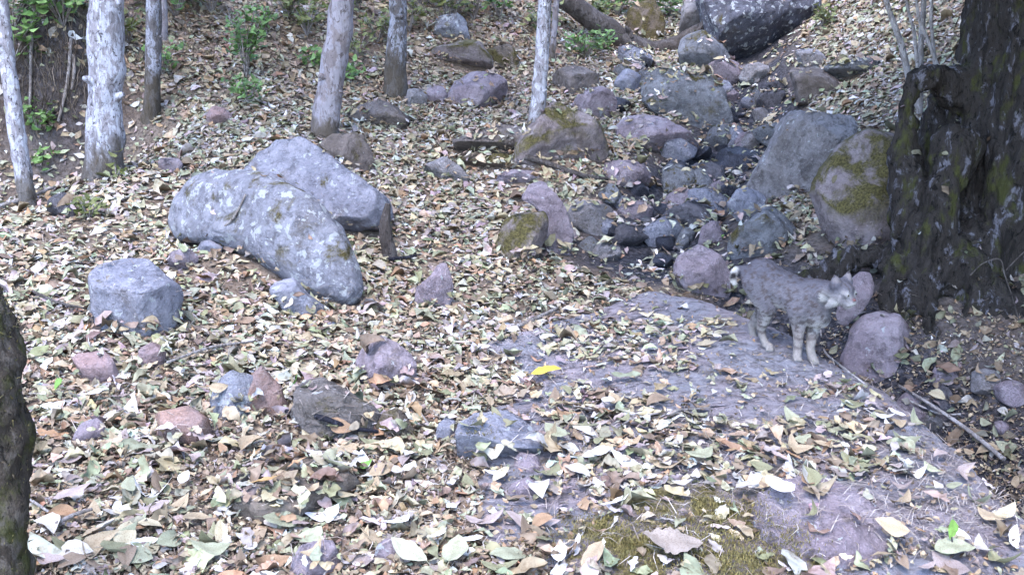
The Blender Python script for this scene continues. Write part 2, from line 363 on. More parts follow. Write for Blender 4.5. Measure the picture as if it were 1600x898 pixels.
def rock(name, label, out, mat, deep=.8, box=.75, cuts=5, rough=.05, leafy=.1, level=4, y=None, sink=.16, short=None, cat='rock', front=None, shear=0.):
    """a stone whose outline, seen from the path, follows OUT; DEEP is its half depth over its half width"""
    NR[0] += 1; seed = NR[0] * 13; rg = np.random.default_rng(seed)
    P = np.array(out, float); lo, hi = P.min(0), P.max(0); cpx = (lo + hi) / 2
    base = hit(cpx[0], hi[1] - .06 * (hi[1] - lo[1])) if y is None else at(cpx[0], hi[1], y)
    hw = (hi[0] - lo[0]) / 2 / FPX * np.linalg.norm(base - C0); D = hw * deep
    yc = base[1] + D * .55
    C = at(cpx[0], cpx[1], yc); k = (yc / ray(cpx[0], cpx[1])[1]) / FPX        # metres per pixel there
    Q = (P - cpx) * np.array([1, -1]) * k * ((1.13 if P[:, 0].min() > 850 and hi[1] < 480 and y is None else 1.06) if cuts > 1 else 1.0)
    Q[:, 1] = np.where(Q[:, 1] < 0, Q[:, 1] * (1 + sink * 1.6), Q[:, 1])
    th, rr = polar_radius(Q, np.zeros(2))
    d, f = ICO[level]; t = np.arctan2(d[:, 1], d[:, 0]); cph = np.hypot(d[:, 0], d[:, 1])
    Rt = np.interp(t, th, rr, period=2 * np.pi); rad = cph ** box
    p = np.stack([Rt * rad * np.cos(t), Rt * rad * np.sin(t), D * np.sign(d[:, 2]) * np.abs(d[:, 2]) ** box], 1)
    sc = np.array([hw, max(.3 * hw, (hi[1] - lo[1]) / 2 * k), D]); p = p / sc
    fr = list(front or [])
    for _ in range(cuts):
        n = np.array([rg.normal(0, .6), rg.normal(.1, .6), -abs(rg.normal(.75, .3))]); fr.append((*n, rg.uniform(.46, .74)))
    for _ in range(16 if cuts > 1 else 0):
        n = rg.normal(0, 1, 3); n /= np.linalg.norm(n)
        if n[1] > -.15: fr.append((*n, rg.uniform(.68, .88) + .1 * (1 - abs(n[2]))))
    for (a, b, c_, lim) in fr:
        n = np.array([a, b, c_], float); n /= np.linalg.norm(n); dn = p @ n; m = dn > lim
        p[m] -= n * ((dn[m] - lim) * .92)[:, None]
    rough *= 1.55
    p = p * sc; nn = p / np.maximum(np.linalg.norm(p, axis=1), 1e-6)[:, None]; size = float(np.sqrt(hw * sc[1]))
    q = p / size
    lay = q @ rg.normal(0, 1, 3) * 2.2
    disp = rough * size * (fbm(q * 1.6 + seed, seed, 6, .6) * 1.5 + .9 * (np.abs(fbm(q * 3.1 + seed, seed + 5, 5, .6)) - .2) + .8 * (np.abs((lay + fbm(q * 2, seed + 3, 3)) % 1 - .5) - .25))
    p = p + nn * disp[:, None]
    p[:, 2] += shear * p[:, 0]
    wv = p[:, :1] * CR + p[:, 1:2] * CU + p[:, 2:] * CF
    o = link(name, mesh_np(name, wv, tris=f[:, ::-1]), mat, loc=C)
    tag(o, label, cat); add_surface(o, wv + C, f, leafy, 'rock')
    if short: LAND.append((short, C))
    return o
rock('boulder', 'huge dark lichened boulder at the head of the ravine', [(1080,-70),(1095,-10),(1106,45),(1118,70),(1142,84),(1180,96),(1222,92),(1258,62),(1276,20),(1292,-70),(1190,-110)], rock_mat('dark_lichened_stone', (.10, .10, .13), (.17, .17, .215), .2, .95), .7, .7, 4, .06, .02, 5, 14.6)
rock('boulder', 'long tan boulder lying just below the fallen log', [(1058,72),(1070,56),(1100,51),(1130,75),(1153,98),(1160,119),(1130,123),(1090,112),(1066,96)], M['green'], .8, leafy=.15, short='the long tan boulder')
rock('boulder', 'dark tilted block with dead leaves scattered along its top', [(1000,118),(1008,100),(1030,93),(1062,103),(1092,118),(1120,145),(1131,178),(1126,194),(1100,202),(1074,196),(1050,182),(1020,166),(1002,146)], M['green'], .9, .6, 3, .06, .75, 5, front=[(-.2,-.25,-1,.45),(.15,1,-.55,.62)], short='the dark tilted block')
rock('rock', 'flat grey rock face above the dark stream stones', [(932,196),(958,179),(1000,178),(1040,188),(1072,209),(1112,238),(1082,245),(1040,248),(1000,240),(960,222)], M['mauve'], .8, .6, 4, .04, .08, front=[(.1,.6,-1,.5)], short='the flat grey rock face')
rock('boulder', 'pale grey steep boulder between the mossy boulder and the stream', [(1158,302),(1185,262),(1205,235),(1225,190),(1250,165),(1275,154),(1300,162),(1325,195),(1318,232),(1288,258),(1272,290),(1240,312),(1200,315)], M['tan'], .8, .75, 2, .06, .06, 5, short='the pale steep boulder')
rock('boulder', 'round moss topped boulder resting against the big tree', [(1268,300),(1280,260),(1310,225),(1350,202),(1390,207),(1410,240),(1418,290),(1412,335),(1390,370),(1350,392),(1315,377),(1285,347)], M['moss'], .85, .85, 1, .035, .06, 5, short='the round mossy boulder', y=7.75)
rock('rock', 'grey block perched under the huge dark boulder', [(1246,78),(1274,70),(1292,98),(1290,114),(1256,104)], M['tan'], .9, .6)
rock('rock', 'dark broken rock beneath the perched grey block', [(1238,112),(1262,102),(1292,114),(1326,145),(1312,160),(1250,154)], M['brown'], .9, .6, leafy=.05, short='the dark broken rock')
rock('rock', 'low dark rock with a leafy ledge below the bare shrub stems', [(1290,98),(1330,84),(1370,84),(1390,106),(1382,122),(1340,127),(1300,120)], M['green'], .8, leafy=.6)
rock('rock', 'brown rounded rock just beyond the thin pale trunk', [(858,110),(875,97),(905,99),(930,119),(936,135),(906,147),(885,153),(868,132)], M['brown'], .9, leafy=.05)
rock('rock', 'pale mauve rock below the brown rounded one', [(888,168),(905,146),(935,136),(962,150),(958,176),(930,188),(900,187)], M['mauve'], .8)
rock('rock', 'small black wet rock above the flat grey rock face', [(944,166),(954,152),(976,151),(987,165),(976,180),(955,180)], M['black'], .9)
rock('boulder', 'reddish mossy rock the thin pale trunk grows from', [(800,250),(815,215),(838,190),(865,162),(900,170),(930,190),(948,215),(946,246),(905,258),(850,260)], M['moss'], .8, .8, 3, .08, .12, 5, short='the reddish mossy rock')
rock('rock', 'brown broad rock beside the reddish mossy rock', [(703,208),(735,194),(790,190),(830,200),(832,240),(790,247),(740,242),(712,228)], M['brown'], .8, leafy=.3)
rock('boulder', 'rounded grey rock below the pale topped boulder', [(694,160),(709,130),(735,110),(766,109),(791,130),(802,155),(780,167),(730,170)], M['mauve'], .9, .8, short='the rounded grey rock upslope')
rock('boulder', 'dark boulder with a pale top on the upper slope', [(672,82),(690,68),(720,61),(750,69),(769,94),(766,109),(730,110),(695,107)], M['moss'], .9, .8)
rock('boulder', 'mossy boulder tucked behind the pale topped one', [(748,78),(768,66),(795,70),(816,90),(812,104),(770,108)], M['mossy'], .9, leafy=.2)
rock('boulder', 'brown dome shaped rock below the mottled tree', [(545,182),(565,161),(600,155),(630,165),(639,185),(620,202),(580,204),(555,197)], M['brown'], .9, .8, leafy=.12, short='the brown dome rock')
rock('rock', 'peaked brown stone in the leaves above the split rock', [(648,278),(668,257),(695,246),(720,262),(736,280),(700,287)], M['tan'], .9)
rock('rock', 'flat mossy stone touching the peaked brown stone', [(708,242),(725,231),(760,241),(815,245),(822,262),(770,268),(735,260)], M['mossy'], .8, leafy=.15)
rock('rock', 'flat pale stone wedged above the split rock', [(768,272),(800,262),(832,262),(850,275),(820,288),(785,286)], M['mauve'], .8)
rock('rock', 'tall leaning mauve half of the split rock', [(803,278),(824,264),(850,284),(880,320),(894,355),(891,386),(872,405),(848,402),(855,350),(836,310)], M['mauve'], 1.0, .6, 5, .04, .04, short='the split rock')
rock('rock', 'mossy squat half of the split rock', [(768,388),(785,346),(815,327),(850,330),(861,360),(858,396),(830,414),(790,414),(772,402)], M['moss'], .8, .65, 4, .04, .05)
rock('rock', 'mauve rounded stone at the start of the stream stone row', [(925,272),(950,252),(985,250),(1020,256),(1036,275),(1030,296),(985,301),(940,296)], M['mauve'], .8, leafy=.1)
rock('rock', 'smaller black stone in the middle of the stream stone row', [(1032,268),(1042,249),(1064,247),(1077,262),(1074,288),(1050,294),(1036,286)], M['black'], .9)
rock('rock', 'larger dark stone ending the stream stone row', [(1072,278),(1080,254),(1105,249),(1130,256),(1139,275),(1135,298),(1108,306),(1080,300)], M['dark'], .9, short='the stream stone row')
rock('rock', 'low black rock by the foot of the pale steep boulder', [(1112,256),(1130,235),(1165,226),(1193,236),(1196,258),(1165,270),(1125,272)], M['black'], .8, short='the low black rock')
rock('rock', 'grey green stone leaning on the dark plank shaped rock', [(1138,318),(1158,292),(1188,293),(1206,322),(1202,344),(1165,348)], M['blue'], .9, .6, short='the grey green stone')
rock('rock', 'dark plank shaped rock tilted above the bobcat', [(1140,374),(1165,350),(1200,328),(1235,319),(1257,330),(1242,353),(1216,386),(1182,407),(1150,405)], M['green'], .8, .6, 4, .04, .04, short='the plank shaped rock')
rock('rock', 'wet mauve ledge slanting into the stream', [(1026,352),(1045,330),(1090,312),(1120,307),(1139,322),(1112,342),(1060,364),(1035,368)], M['dark'], .8, .6, short='the wet mauve ledge')
rock('rock', 'small square mauve stone below the wet ledge', [(1094,376),(1100,350),(1120,343),(1138,352),(1130,376),(1110,383)], M['mauve'], .9, .6)
rock('boulder', 'big angular mauve rock beside the bobcat tail', [(1044,412),(1050,390),(1080,377),(1110,394),(1140,424),(1143,456),(1120,472),(1085,458),(1060,434)], M['mauve'], .8, .6, 6, .04, .03, short='the angular mauve rock')
rock('rock', 'small black stone against the angular mauve rock', [(1018,410),(1030,395),(1050,395),(1056,412),(1040,424),(1024,420)], M['black'], .9)
rock('rock', 'grey green pebble beside the small square mauve stone', [(1054,376),(1060,358),(1076,353),(1086,366),(1076,380),(1060,383)], M['green'], .9, level=3)
rock('rock', 'mauve slab showing behind the bobcat head', [(1306,490),(1318,445),(1344,426),(1362,428),(1367,450),(1350,476),(1322,503)], M['mauve'], .5, .65, 3, .03, .0, y=6.75)
rock('boulder', 'round mauve boulder in the gully beside the bobcat', [(1320,560),(1335,515),(1356,486),(1390,477),(1420,489),(1433,525),(1431,570),(1400,595),(1350,595)], M['mauve'], .9, .75, 4, .04, .03, short='the round mauve boulder')
rock('rock', 'brown flat rock among the roots above the bobcat back', [(1262,420),(1280,402),(1306,400),(1318,415),(1300,434),(1272,436)], M['brown'], .8)
rock('rock', 'dark upright stone in the shaded gully leaves', [(1453,640),(1458,612),(1476,603),(1492,612),(1496,640),(1484,660),(1462,660)], M['dark'], .9)
rock('rock', 'mauve stone below the tree root in the gully', [(1455,596),(1464,572),(1482,567),(1498,582),(1496,604),(1470,608)], M['mauve'], .9)
rock('boulder', 'long arched boulder with white lichen spots', [(236,345),(244,300),(275,270),(325,260),(380,267),(430,274),(480,294),(522,325),(552,360),(574,405),(580,440),(566,462),(510,450),(450,425),(385,396),(320,380),(255,372)], M['lich'], .42, .8, 0, .045, .05, 5, short='the long arched boulder', shear=-.6, y=7.1, sink=.14)
rock('boulder', 'blue grey dome boulder behind the long arched one', [(383,275),(410,240),(440,222),(475,217),(510,240),(540,264),(575,285),(605,300),(616,325),(602,345),(540,345),(450,325)], M['blue'], .7, .8, 1, .05, .05, 5, short='the blue grey dome boulder', y=8.2)
rock('rock', 'dark brown rock at the foot of the leaning grey tree', [(498,216),(530,205),(565,211),(581,235),(584,264),(560,273),(520,254)], M['brown'], .9)
rock('boulder', 'flat topped angular grey rock standing alone in leaves', [(132,485),(139,415),(170,402),(215,397),(241,425),(270,445),(276,465),(266,502),(240,527),(180,540),(138,534)], M['blue'], .8, .36, 0, .022, .03, 5, front=[(.08,.92,-.55,.40),(-.12,-.45,-.9,.36),(.8,-.25,-.5,.55),(-.85,-.1,-.4,.75)], short='the angular grey rock')
rock('rock', 'grey tilted slab stone below the long arched boulder', [(421,455),(440,429),(456,431),(480,460),(504,475),(501,493),(480,499),(455,492),(440,472)], M['blue'], .7, .6, 3, .03, .03, short='the tilted slab stone')
rock('rock', 'mauve stone of stacked layers with a pointed top', [(641,472),(648,450),(675,430),(690,401),(707,411),(709,450),(706,477),(690,489),(660,484)], M['mauve'], .8, .55, 6, .05, .04, short='the pointed mauve stone')
rock('rock', 'round pale mauve stone above the dark wedge rock', [(547,568),(560,540),(590,524),(622,530),(646,560),(649,597),(630,615),(580,615),(555,592)], M['mauve'], .85, .7, 5, .05, .03, short='the round pale mauve stone')
rock('rock', 'salmon coloured slab leaning on a lichened grey stone', [(372,590),(385,572),(405,569),(436,605),(449,640),(420,650),(385,640)], M['salmon'], .7, .6, 3, .04, .03)
rock('rock', 'lichened grey stone in front of the salmon slab', [(332,622),(345,592),(372,577),(395,592),(412,625),(405,648),(370,658),(340,648)], M['lich'], .8, .65, 4, .06, .03, short='the lichened grey stone')
rock('rock', 'salmon half barrel shaped stone lying on its side', [(232,695),(234,645),(254,630),(300,631),(331,655),(330,680),(290,688),(260,704)], M['salmon'], .8, .55, 3, .03, .02, front=[(-.9,.1,-.5,.6),(.1,.9,-.5,.7)], short='the salmon barrel stone')
rock('boulder', 'dark wedge shaped rock with a black underside stick', [(463,648),(466,594),(478,580),(515,600),(562,626),(598,644),(594,688),(550,692),(500,674)], rock_mat('wedge_stone', (.17, .148, .14), (.24, .215, .215), .3, .2), .7, .6, 3, .07, .04, short='the dark wedge rock', level=5)
rock('rock', 'brown mossy hump at the low end of the dark wedge', [(584,672),(598,645),(625,637),(652,652),(654,680),(625,690),(596,690)], M['mossy'], .8, leafy=.15)
rock('boulder', 'grey rock with an ochre moss patch on its face', [(704,704),(715,665),(740,648),(790,644),(822,660),(846,695),(852,722),(810,732),(750,732),(714,724)], M['blue'], .8, .7, 4, .05, .04, short='the ochre patched grey rock', level=5)
rock('rock', 'small grey lump beside the ochre patched rock', [(680,680),(686,658),(700,649),(714,660),(716,684),(700,694)], M['blue'], .9, level=3)
rock('rock', 'flat pink stone in the leaves below the angular grey rock', [(108,588),(118,556),(150,545),(178,560),(184,590),(150,604)], M['pink'], .8, short='the flat pink stone')
rock('rock', 'upright pink stone at the foot of the angular grey rock', [(212,570),(220,544),(240,533),(256,550),(254,574),(232,580)], M['pink'], .9)
rock('rock', 'dull mauve stone above the salmon barrel stone', [(116,684),(126,660),(150,654),(166,668),(160,692),(132,698)], M['mauve'], .8)
rock('rock', 'pink triangular stone high on the leafy slope', [(319,190),(330,168),(345,164),(362,180),(364,194),(340,198)], M['pink'], .8, level=3)
rock('rock', 'small mauve rock beside the thick pale trunk base', [(240,262),(252,246),(272,241),(284,256),(276,270),(252,272)], M['mauve'], .8, level=3)
rock('rock', 'dark rock beside the thin leaning pale trunk', [(72,335),(80,310),(98,301),(114,312),(114,338),(92,344)], M['dark'], .9)
rock('rock', 'mauve stone half buried above the angular grey rock', [(258,420),(268,396),(292,386),(308,400),(304,420),(280,428)], M['mauve'], .8, leafy=.2)
rock('rock', 'blue grey chip beside the half buried mauve stone', [(303,392),(312,377),(335,373),(348,384),(342,397),(318,399)], M['blue'], .8, level=3)
rock('rock', 'mauve stone under the big olive leaf', [(452,905),(458,862),(490,843),(522,850),(534,880),(530,910)], M['mauve'], .8, leafy=.1)
rock('rock', 'knobbly mauve stone among white leaves', [(583,876),(590,850),(608,840),(628,850),(634,876),(610,884)], M['mauve'], .9, level=3)
rock('rock', 'pale mauve pebble at the toe of the ochre patched rock', [(800,735),(806,712),(822,702),(840,715),(848,732),(824,742)], M['mauve'], .9, level=3)
rock('rock', 'mauve stone sunk in litter near the ochre patched rock', [(792,776),(800,752),(820,744),(842,756),(846,778),(820,786)], M['mauve'], .8, leafy=.2, level=3)
rock('boulder', 'broad moss carpeted rock with a bare mauve shoulder', [(850,915),(880,860),(940,825),(1030,785),(1120,762),(1200,760),(1250,790),(1270,850),(1262,920),(1150,960),(920,960)], rock_mat('patchy_moss_stone', (.29, .235, .25), (.36, .31, .34), .66, .1, mosscol=(.19, .155, .06)), .9, .6, 1, .05, .17, 5, y=3.4, front=[(0,.86,-.5,.22)], sink=.05, short='the moss carpeted rock')
rock('rock', 'bare mauve lump on the moss carpeted rock', [(1180,830),(1195,780),(1235,750),(1290,748),(1345,768),(1388,806),(1380,860),(1330,920),(1240,950),(1190,900)], M['mauve'], .8, .65, 1, .07, .10, 5, y=3.55, front=[(.15,.84,-.5,.45)], short='the bare mauve lump')
rock('rock', 'grey stone under the green shrub upslope', [(676,58),(684,28),(704,16),(726,28),(734,58),(705,66)], M['lich'], .9)
rock('boulder', 'mossy brown rock behind the fallen log', [(976,66),(982,20),(1000,-5),(1025,0),(1038,35),(1034,68),(1005,74)], M['mossy'], .9, y=15.6)
rock('rock', 'pale grey rock by the broken end of the log', [(1062,45),(1068,5),(1085,-6),(1104,10),(1102,44),(1080,54)], M['tan'], .9, y=15.4)
rock('rock', 'grey stone below the huge dark boulder', [(1156,120),(1165,100),(1184,97),(1202,110),(1202,128),(1175,134)], M['tan'], .9, level=3)
rock('rock', 'small grey stone beside the dark tilted block', [(1104,148),(1110,130),(1128,124),(1146,134),(1146,150),(1122,156)], M['blue'], .9, level=3)
rock('rock', 'blue grey rubble stone above the small black wet rock', [(958,130),(968,110),(990,105),(1003,120),(998,146),(972,148)], M['blue'], .9, level=3)
rock('rock', 'mauve stone at the mottled tree foot', [(662,158),(668,138),(688,132),(702,146),(698,162),(676,166)], M['mauve'], .9, level=3)
rock('rock', 'pale wedge stone touching the mottled tree', [(628,158),(636,140),(656,136),(668,150),(664,164),(640,168)], M['tan'], .8, level=3)
rock('rock', 'low brown earthy hump half covered by leaves', [(345,780),(365,735),(420,708),(480,704),(535,726),(562,765),(540,805),(450,815),(380,805)], rock_mat('packed_earth', (.24, .19, .16), (.30, .25, .22), .3, 0, .6), .9, .8, 1, .10, .9, 5, short='the earth hump', front=[(0,.86,-.5,.35)])

# small stones of the stream bed, too alike to tell apart one by one
def small_stones():
    base = []
    for k in range(6):
        d, f = ICO[3]; rg = np.random.default_rng(900 + k); p = d * np.array([1, .8, .62])
        for _ in range(11):
            n = rg.normal(0, 1, 3); n /= np.linalg.norm(n); dn = p @ n; lim = rg.uniform(.42, .66); m = dn > lim; p[m] -= n * (dn[m] - lim)[:, None]
        p *= (1 + .12 * fbm(p * 2 + k * 9, 77 + k, 3))[:, None]; base.append((p, f))
    mats = [M['black'], M['tan'], M['dark'], M['green'], M['mauve'], M['blue']]
    mes = {}
    px_zone = [(1000,1190,120,180,20),(1120,1210,180,240,20),(930,1140,295,345,16),(920,1070,345,405,16),(1040,1130,230,250,8),(1180,1260,120,165,12),(1150,1240,90,130,8),(1400,1590,600,700,12),(940,1010,95,140,6)]
    for (x0, x1, y0, y1, n) in px_zone:
        for _ in range(n):
            P = hit(random.uniform(x0, x1), random.uniform(y0, y1)); s = random.choice((.06, .09, .13, .17, .22, .27)) * random.uniform(.85, 1.2) * (1 if P[1] > 7 else .6); k = random.randrange(6); mk = random.randrange(6)
            key = (k, mk)
            if key not in mes: mes[key] = mesh_np('stream_stone', base[k][0], tris=base[k][1])
            o = link('stream_stone', mes[key], mats[mk], loc=(P[0], P[1], P[2] + s * .2)); o.scale = (s, s * random.uniform(.8, 1.2), s * random.uniform(.8, 1.1))
            o.rotation_euler = (random.uniform(-.3, .3), random.uniform(-.3, .3), random.uniform(0, 6.3))
            tag(o, unique_label(P, f"{'tiny' if s < .06 else 'small' if s < .11 else 'fist sized'} {['black', 'tan grey', 'dark', 'greenish', 'mauve', 'bluish'][mk]} stone in the stream bed", 'small loose stone lying in the stony stream bed'), 'stone', 'loose stones of the stream bed')
            if o['label'].startswith('small loose'): bpy.data.objects.remove(o); continue
            M4 = Matrix.LocRotScale(o.location, o.rotation_euler, o.scale); mm = np.array(M4); v = base[k][0] @ mm[:3, :3].T + mm[:3, 3]
            add_surface(o, v, base[k][1], .3, 'rock')
small_stones()

# ------------------------------------------------------------------ tubes, trunks and trees
def tube(pts, rad, seg=12, lump=0., seed=0, close=True, lobes=None, sub=6):
    P = np.array(pts, float); rad = np.array(rad, float); n = len(P); tt = np.linspace(0, n - 1, (n - 1) * sub + 1)
    def cr(A):
        A = np.asarray(A, float); E = np.concatenate([[2 * A[0] - A[1]], A, [2 * A[-1] - A[-2]]]); i = np.minimum(tt.astype(int), n - 2); u = (tt - i)
        u = u[:, None] if A.ndim > 1 else u; a, b, c, d = E[i], E[i + 1], E[i + 2], E[i + 3]
        return .5 * (2 * b + (c - a) * u + (2 * a - 5 * b + 4 * c - d) * u ** 2 + (3 * b - a - 3 * c + d) * u ** 3)
    C = cr(P); r = np.maximum(cr(rad), 1e-4); T = np.gradient(C, axis=0); T /= np.linalg.norm(T, axis=1)[:, None]
    ref = np.array([0, 1., 0]) if abs(T[0] @ np.array([0, 1., 0])) < .9 else np.array([1., 0, 0])
    N = ref - T * (T @ ref)[:, None]; N /= np.linalg.norm(N, axis=1)[:, None]; B = np.cross(T, N)
    a = np.linspace(0, 2 * np.pi, seg, endpoint=False)
    rr = r[:, None] * np.ones(seg)
    if lobes is not None: rr = rr * lobes(a[None, :], np.linspace(0, 1, len(C))[:, None])
    V = C[:, None] + rr[..., None] * (np.cos(a)[None, :, None] * N[:, None] + np.sin(a)[None, :, None] * B[:, None])
    if lump: 
        q = V.reshape(-1, 3); V = V + ((fbm(q * (1.2 / max(r.mean(), .02)) * .6 + seed, seed, 4) * lump).reshape(len(C), seg) * r[:, None])[..., None] * (np.cos(a)[None, :, None] * N[:, None] + np.sin(a)[None, :, None] * B[:, None])
    v = V.reshape(-1, 3); m = len(C); q = []
    i = np.arange(m - 1)[:, None] * seg; j = np.arange(seg)[None, :]; k = (j + 1) % seg
    q = np.stack([i + j, i + k, i + seg + k, i + seg + j], -1).reshape(-1, 4)
    tr = []
    if close:
        v = np.concatenate([v, C[:1], C[-1:]]); e0, e1 = len(v) - 2, len(v) - 1
        tr = [(e0, (s + 1) % seg, s) for s in range(seg)] + [(e1, (m - 1) * seg + s, (m - 1) * seg + (s + 1) % seg) for s in range(seg)]
    return v, q, tr
def tube_obj(name, pts, rad, mat, parent=None, loc=None, **kw):
    loc = np.array(pts[0]) if loc is None else np.array(loc)
    v, q, t = tube(pts, rad, **kw); me = mesh_np(name, v - loc, tris=t if len(t) else None, quads=q)
    return link(name, me, mat, parent, None if parent is not None else loc), v, q
def leaves_np(n, pos, nrm, length, aspect, curl, fold, col, twist=None, heading=None, rg=RNG, seg=4):
    """n leaf blades as one vertex / triangle set; pos,nrm (n,3)"""
    st = np.linspace(0, 1, seg + 1); wid = np.interp(st, [0, .12, .35, .6, .85, 1], [0, .52, .98, .92, .42, 0])
    hd = rg.uniform(0, 2 * np.pi, n) if heading is None else heading
    nrm = nrm / np.linalg.norm(nrm, axis=1)[:, None]; ref = np.stack([np.cos(hd), np.sin(hd), np.zeros(n)], 1)
    X = ref - nrm * (ref * nrm).sum(1)[:, None]; X /= np.maximum(np.linalg.norm(X, axis=1), 1e-6)[:, None]; Y = np.cross(nrm, X)
    V = []; bend = rg.normal(0, .12, n); ph = rg.uniform(0, 6.28, n)
    for k, s in enumerate(st):
        xl = (s - .5) * length; zl = curl * length * ((s - .5) ** 2 * 4 - .4); yb = bend * length * np.sin(np.pi * s)
        if wid[k] == 0: V.append(pos + X * xl[:, None] + Y * yb[:, None] + nrm * zl[:, None]); continue
        hwid = wid[k] * length * aspect * .5 * rg.uniform(.7, 1.2, n); hw2 = wid[k] * length * aspect * .5 * rg.uniform(.7, 1.2, n); rip = .16 * np.sin(ph + s * 7.0) * hwid
        V.append(pos + X * xl[:, None] + Y * (yb - hwid)[:, None] + nrm * (zl + fold * hwid + rip)[:, None])
        V.append(pos + X * xl[:, None] + Y * yb[:, None] + nrm * zl[:, None])
        V.append(pos + X * xl[:, None] + Y * (yb + hw2)[:, None] + nrm * (zl + fold * hw2 - rip)[:, None])
    V = np.stack(V, 1); nv = V.shape[1]
    V = V + rg.normal(0, .035, V.shape) * length[:, None, None]
    T = [(0, 2, 1), (0, 3, 2)]
    for k in range(seg - 2):
        a = 1 + 3 * k; b = a + 3
        T += [(a, a + 1, b + 1), (a, b + 1, b), (a + 1, a + 2, b + 2), (a + 1, b + 2, b + 1)]
    a = nv - 4; T += [(a, a + 1, nv - 1), (a + 1, a + 2, nv - 1)]
    T = np.array(T)[None] + (np.arange(n) * nv)[:, None, None]
    return V.reshape(-1, 3), T.reshape(-1, 3), np.clip(np.repeat(col, nv, axis=0) * rg.uniform(.72, 1.15, (n * nv, 1)), .01, .86)
GREENS = np.array([(.085, .14, .04), (.11, .17, .06), (.06, .10, .03), (.15, .20, .09)])
def crown(parent, base, top, rx, n, length, name='crown', flat=.6, cols=GREENS, seed=0):
    rg = np.random.default_rng(seed); c = np.array(top, float); nc = max(5, n // 70); cl = rg.normal(0, .42, (nc, 3)) * np.array([rx, rx, rx * flat]) + c
    k = rg.integers(0, nc, n); pos = cl[k] + rg.normal(0, .16 * rx, (n, 3)); nr = rg.normal(0, .6, (n, 3)) + np.array([0, 0, 1])
    col = cols[rg.integers(0, len(cols), n)] * rg.uniform(.7, 1.2, (n, 1))
    v, t, cc = leaves_np(n, pos, nr, rg.uniform(.7, 1.2, n) * length, np.full(n, .5), rg.normal(0, .15, n), rg.normal(.1, .1, n), col, rg=rg)
    return link(name, mesh_np(name, v - base, tris=t, col=cc), M['foliage'], parent)
def tree(label, px_pts, y, w_px, mat, short=None, height=6.0, crown_n=650, lump=.24, name='tree', seed=1, seg=20, dy=0.0, limbs=True, flare=1.6):
    """px_pts: trunk centre line from the base upwards; w_px widths there"""
    y = hit(px_pts[0][0], px_pts[0][1])[1] if y is None else y
    pts = [at(px, py, y + dy * k) for k, (px, py) in enumerate(px_pts)]; sl = [np.linalg.norm(p - C0) / FPX for p in pts]; rad = [w * s / 2 for w, s in zip(w_px, sl)]
    root = pts[0].copy(); g = float(H(root[:1], root[1:2])[0]); d = (pts[-1] - pts[-2]); d /= np.linalg.norm(d)
    d2 = d * .6 + np.array([0, 0, .4])
    up1 = pts[-1] + d * 1.2; up2 = up1 + d2 * max(1.0, height - up1[2]) * .5; up3 = up2 + d2 * max(1.0, height - up1[2]) * .5
    below = pts[0] - (pts[1] - pts[0]) / np.linalg.norm(pts[1] - pts[0]) * .3
    P = [below] + pts + [up1, up2, up3]; Rr = [rad[0] * flare] + rad + [rad[-1] * .9, rad[-1] * .6, rad[-1] * .25]
    t = empty(name, root); tag(t, label, 'tree')
    me_o, v, q = tube_obj('trunk', P, Rr, mat, parent=t, loc=root, seg=seg, lump=lump, seed=seed, sub=10)
    if limbs:
        for k in range(3):
            rg = np.random.default_rng(seed * 11 + k); i_ = rg.integers(1, len(pts) - 1); q0 = pts[i_] + (pts[i_ + 1] - pts[i_]) * rg.uniform(.1, .9); a_ = rg.uniform(-2.9, -.25); r0 = rad[i_]; dv = np.array([math.cos(a_), math.sin(a_), .45])
            tube_obj('knot', [q0, q0 + dv * r0 * 1.0, q0 + dv * r0 * rg.uniform(1.1, 1.35)], [r0 * .34, r0 * .22, r0 * .13], mat, parent=t, loc=root, seg=8, lump=.3, seed=k)
        for k in range(3):
            rg = np.random.default_rng(seed * 7 + k); a = rg.uniform(0, 6.28); s = up1 + (up3 - up1) * (.15 + .25 * k); e = s + np.array([math.cos(a) * 1.1, math.sin(a) * 1.1, .8])
            tube_obj('limb', [s, (s + e) / 2 + np.array([0, 0, -.08]), e], [rad[-1] * .5, rad[-1] * .32, rad[-1] * .1], mat, parent=t, loc=root, seg=8)
        crown(t, root, up3 + np.array([0, 0, .2]), 1.9, crown_n, .2, seed=seed, cols=np.array([(.16, .17, .07), (.12, .15, .05), (.22, .19, .09)]))
    if short: LAND.append((short, root))
    return t
tree('thick pale trunk blotched with white lichen beside the bank', [(163,272),(164,200),(166,120),(167,50),(166,-10)], None, [58,52,50,49,48], M['bark'], 'the thick pale trunk', seed=3)
tree('thin leaning pale trunk at the edge of the leaf slope', [(45,322),(36,270),(24,190),(12,100),(4,20),(0,-20)], None, [24,24,22,20,18,17], M['bark'], 'the thin leaning trunk', seed=4, flare=1.2)
tree('slim mottled trunk with a pale side stem upslope', [(236,182),(238,130),(240,70),(241,10),(241,-15)], None, [27,23,22,22,21], M['bark3'], 'the slim mottled trunk', seed=5)
tree('pale short side stem rising next to the slim mottled trunk', [(254,90),(256,60),(256,20),(255,-12)], 12.0, [11,11,10,9], M['bark2'], seed=6, limbs=False, height=4)
tree('grey smooth tree leaning uphill behind the dome boulder', [(507,212),(513,160),(523,100),(531,40),(537,-12)], None, [46,40,38,38,37], M['bark2'], 'the grey leaning tree', seed=7)
tree('mottled tree with a dark mossy foot on the upper slope', [(616,150),(617,110),(621,60),(622,20),(620,-12)], None, [44,32,28,27,26], M['bark3'], 'the mottled tree', seed=8)
tree('thin pale trunk growing out of the reddish mossy rock', [(836,215),(840,170),(845,110),(849,50),(852,-12)], 10.05, [34,25,22,21,20], M['bark'], 'the thin pale trunk', seed=9, flare=2.0)
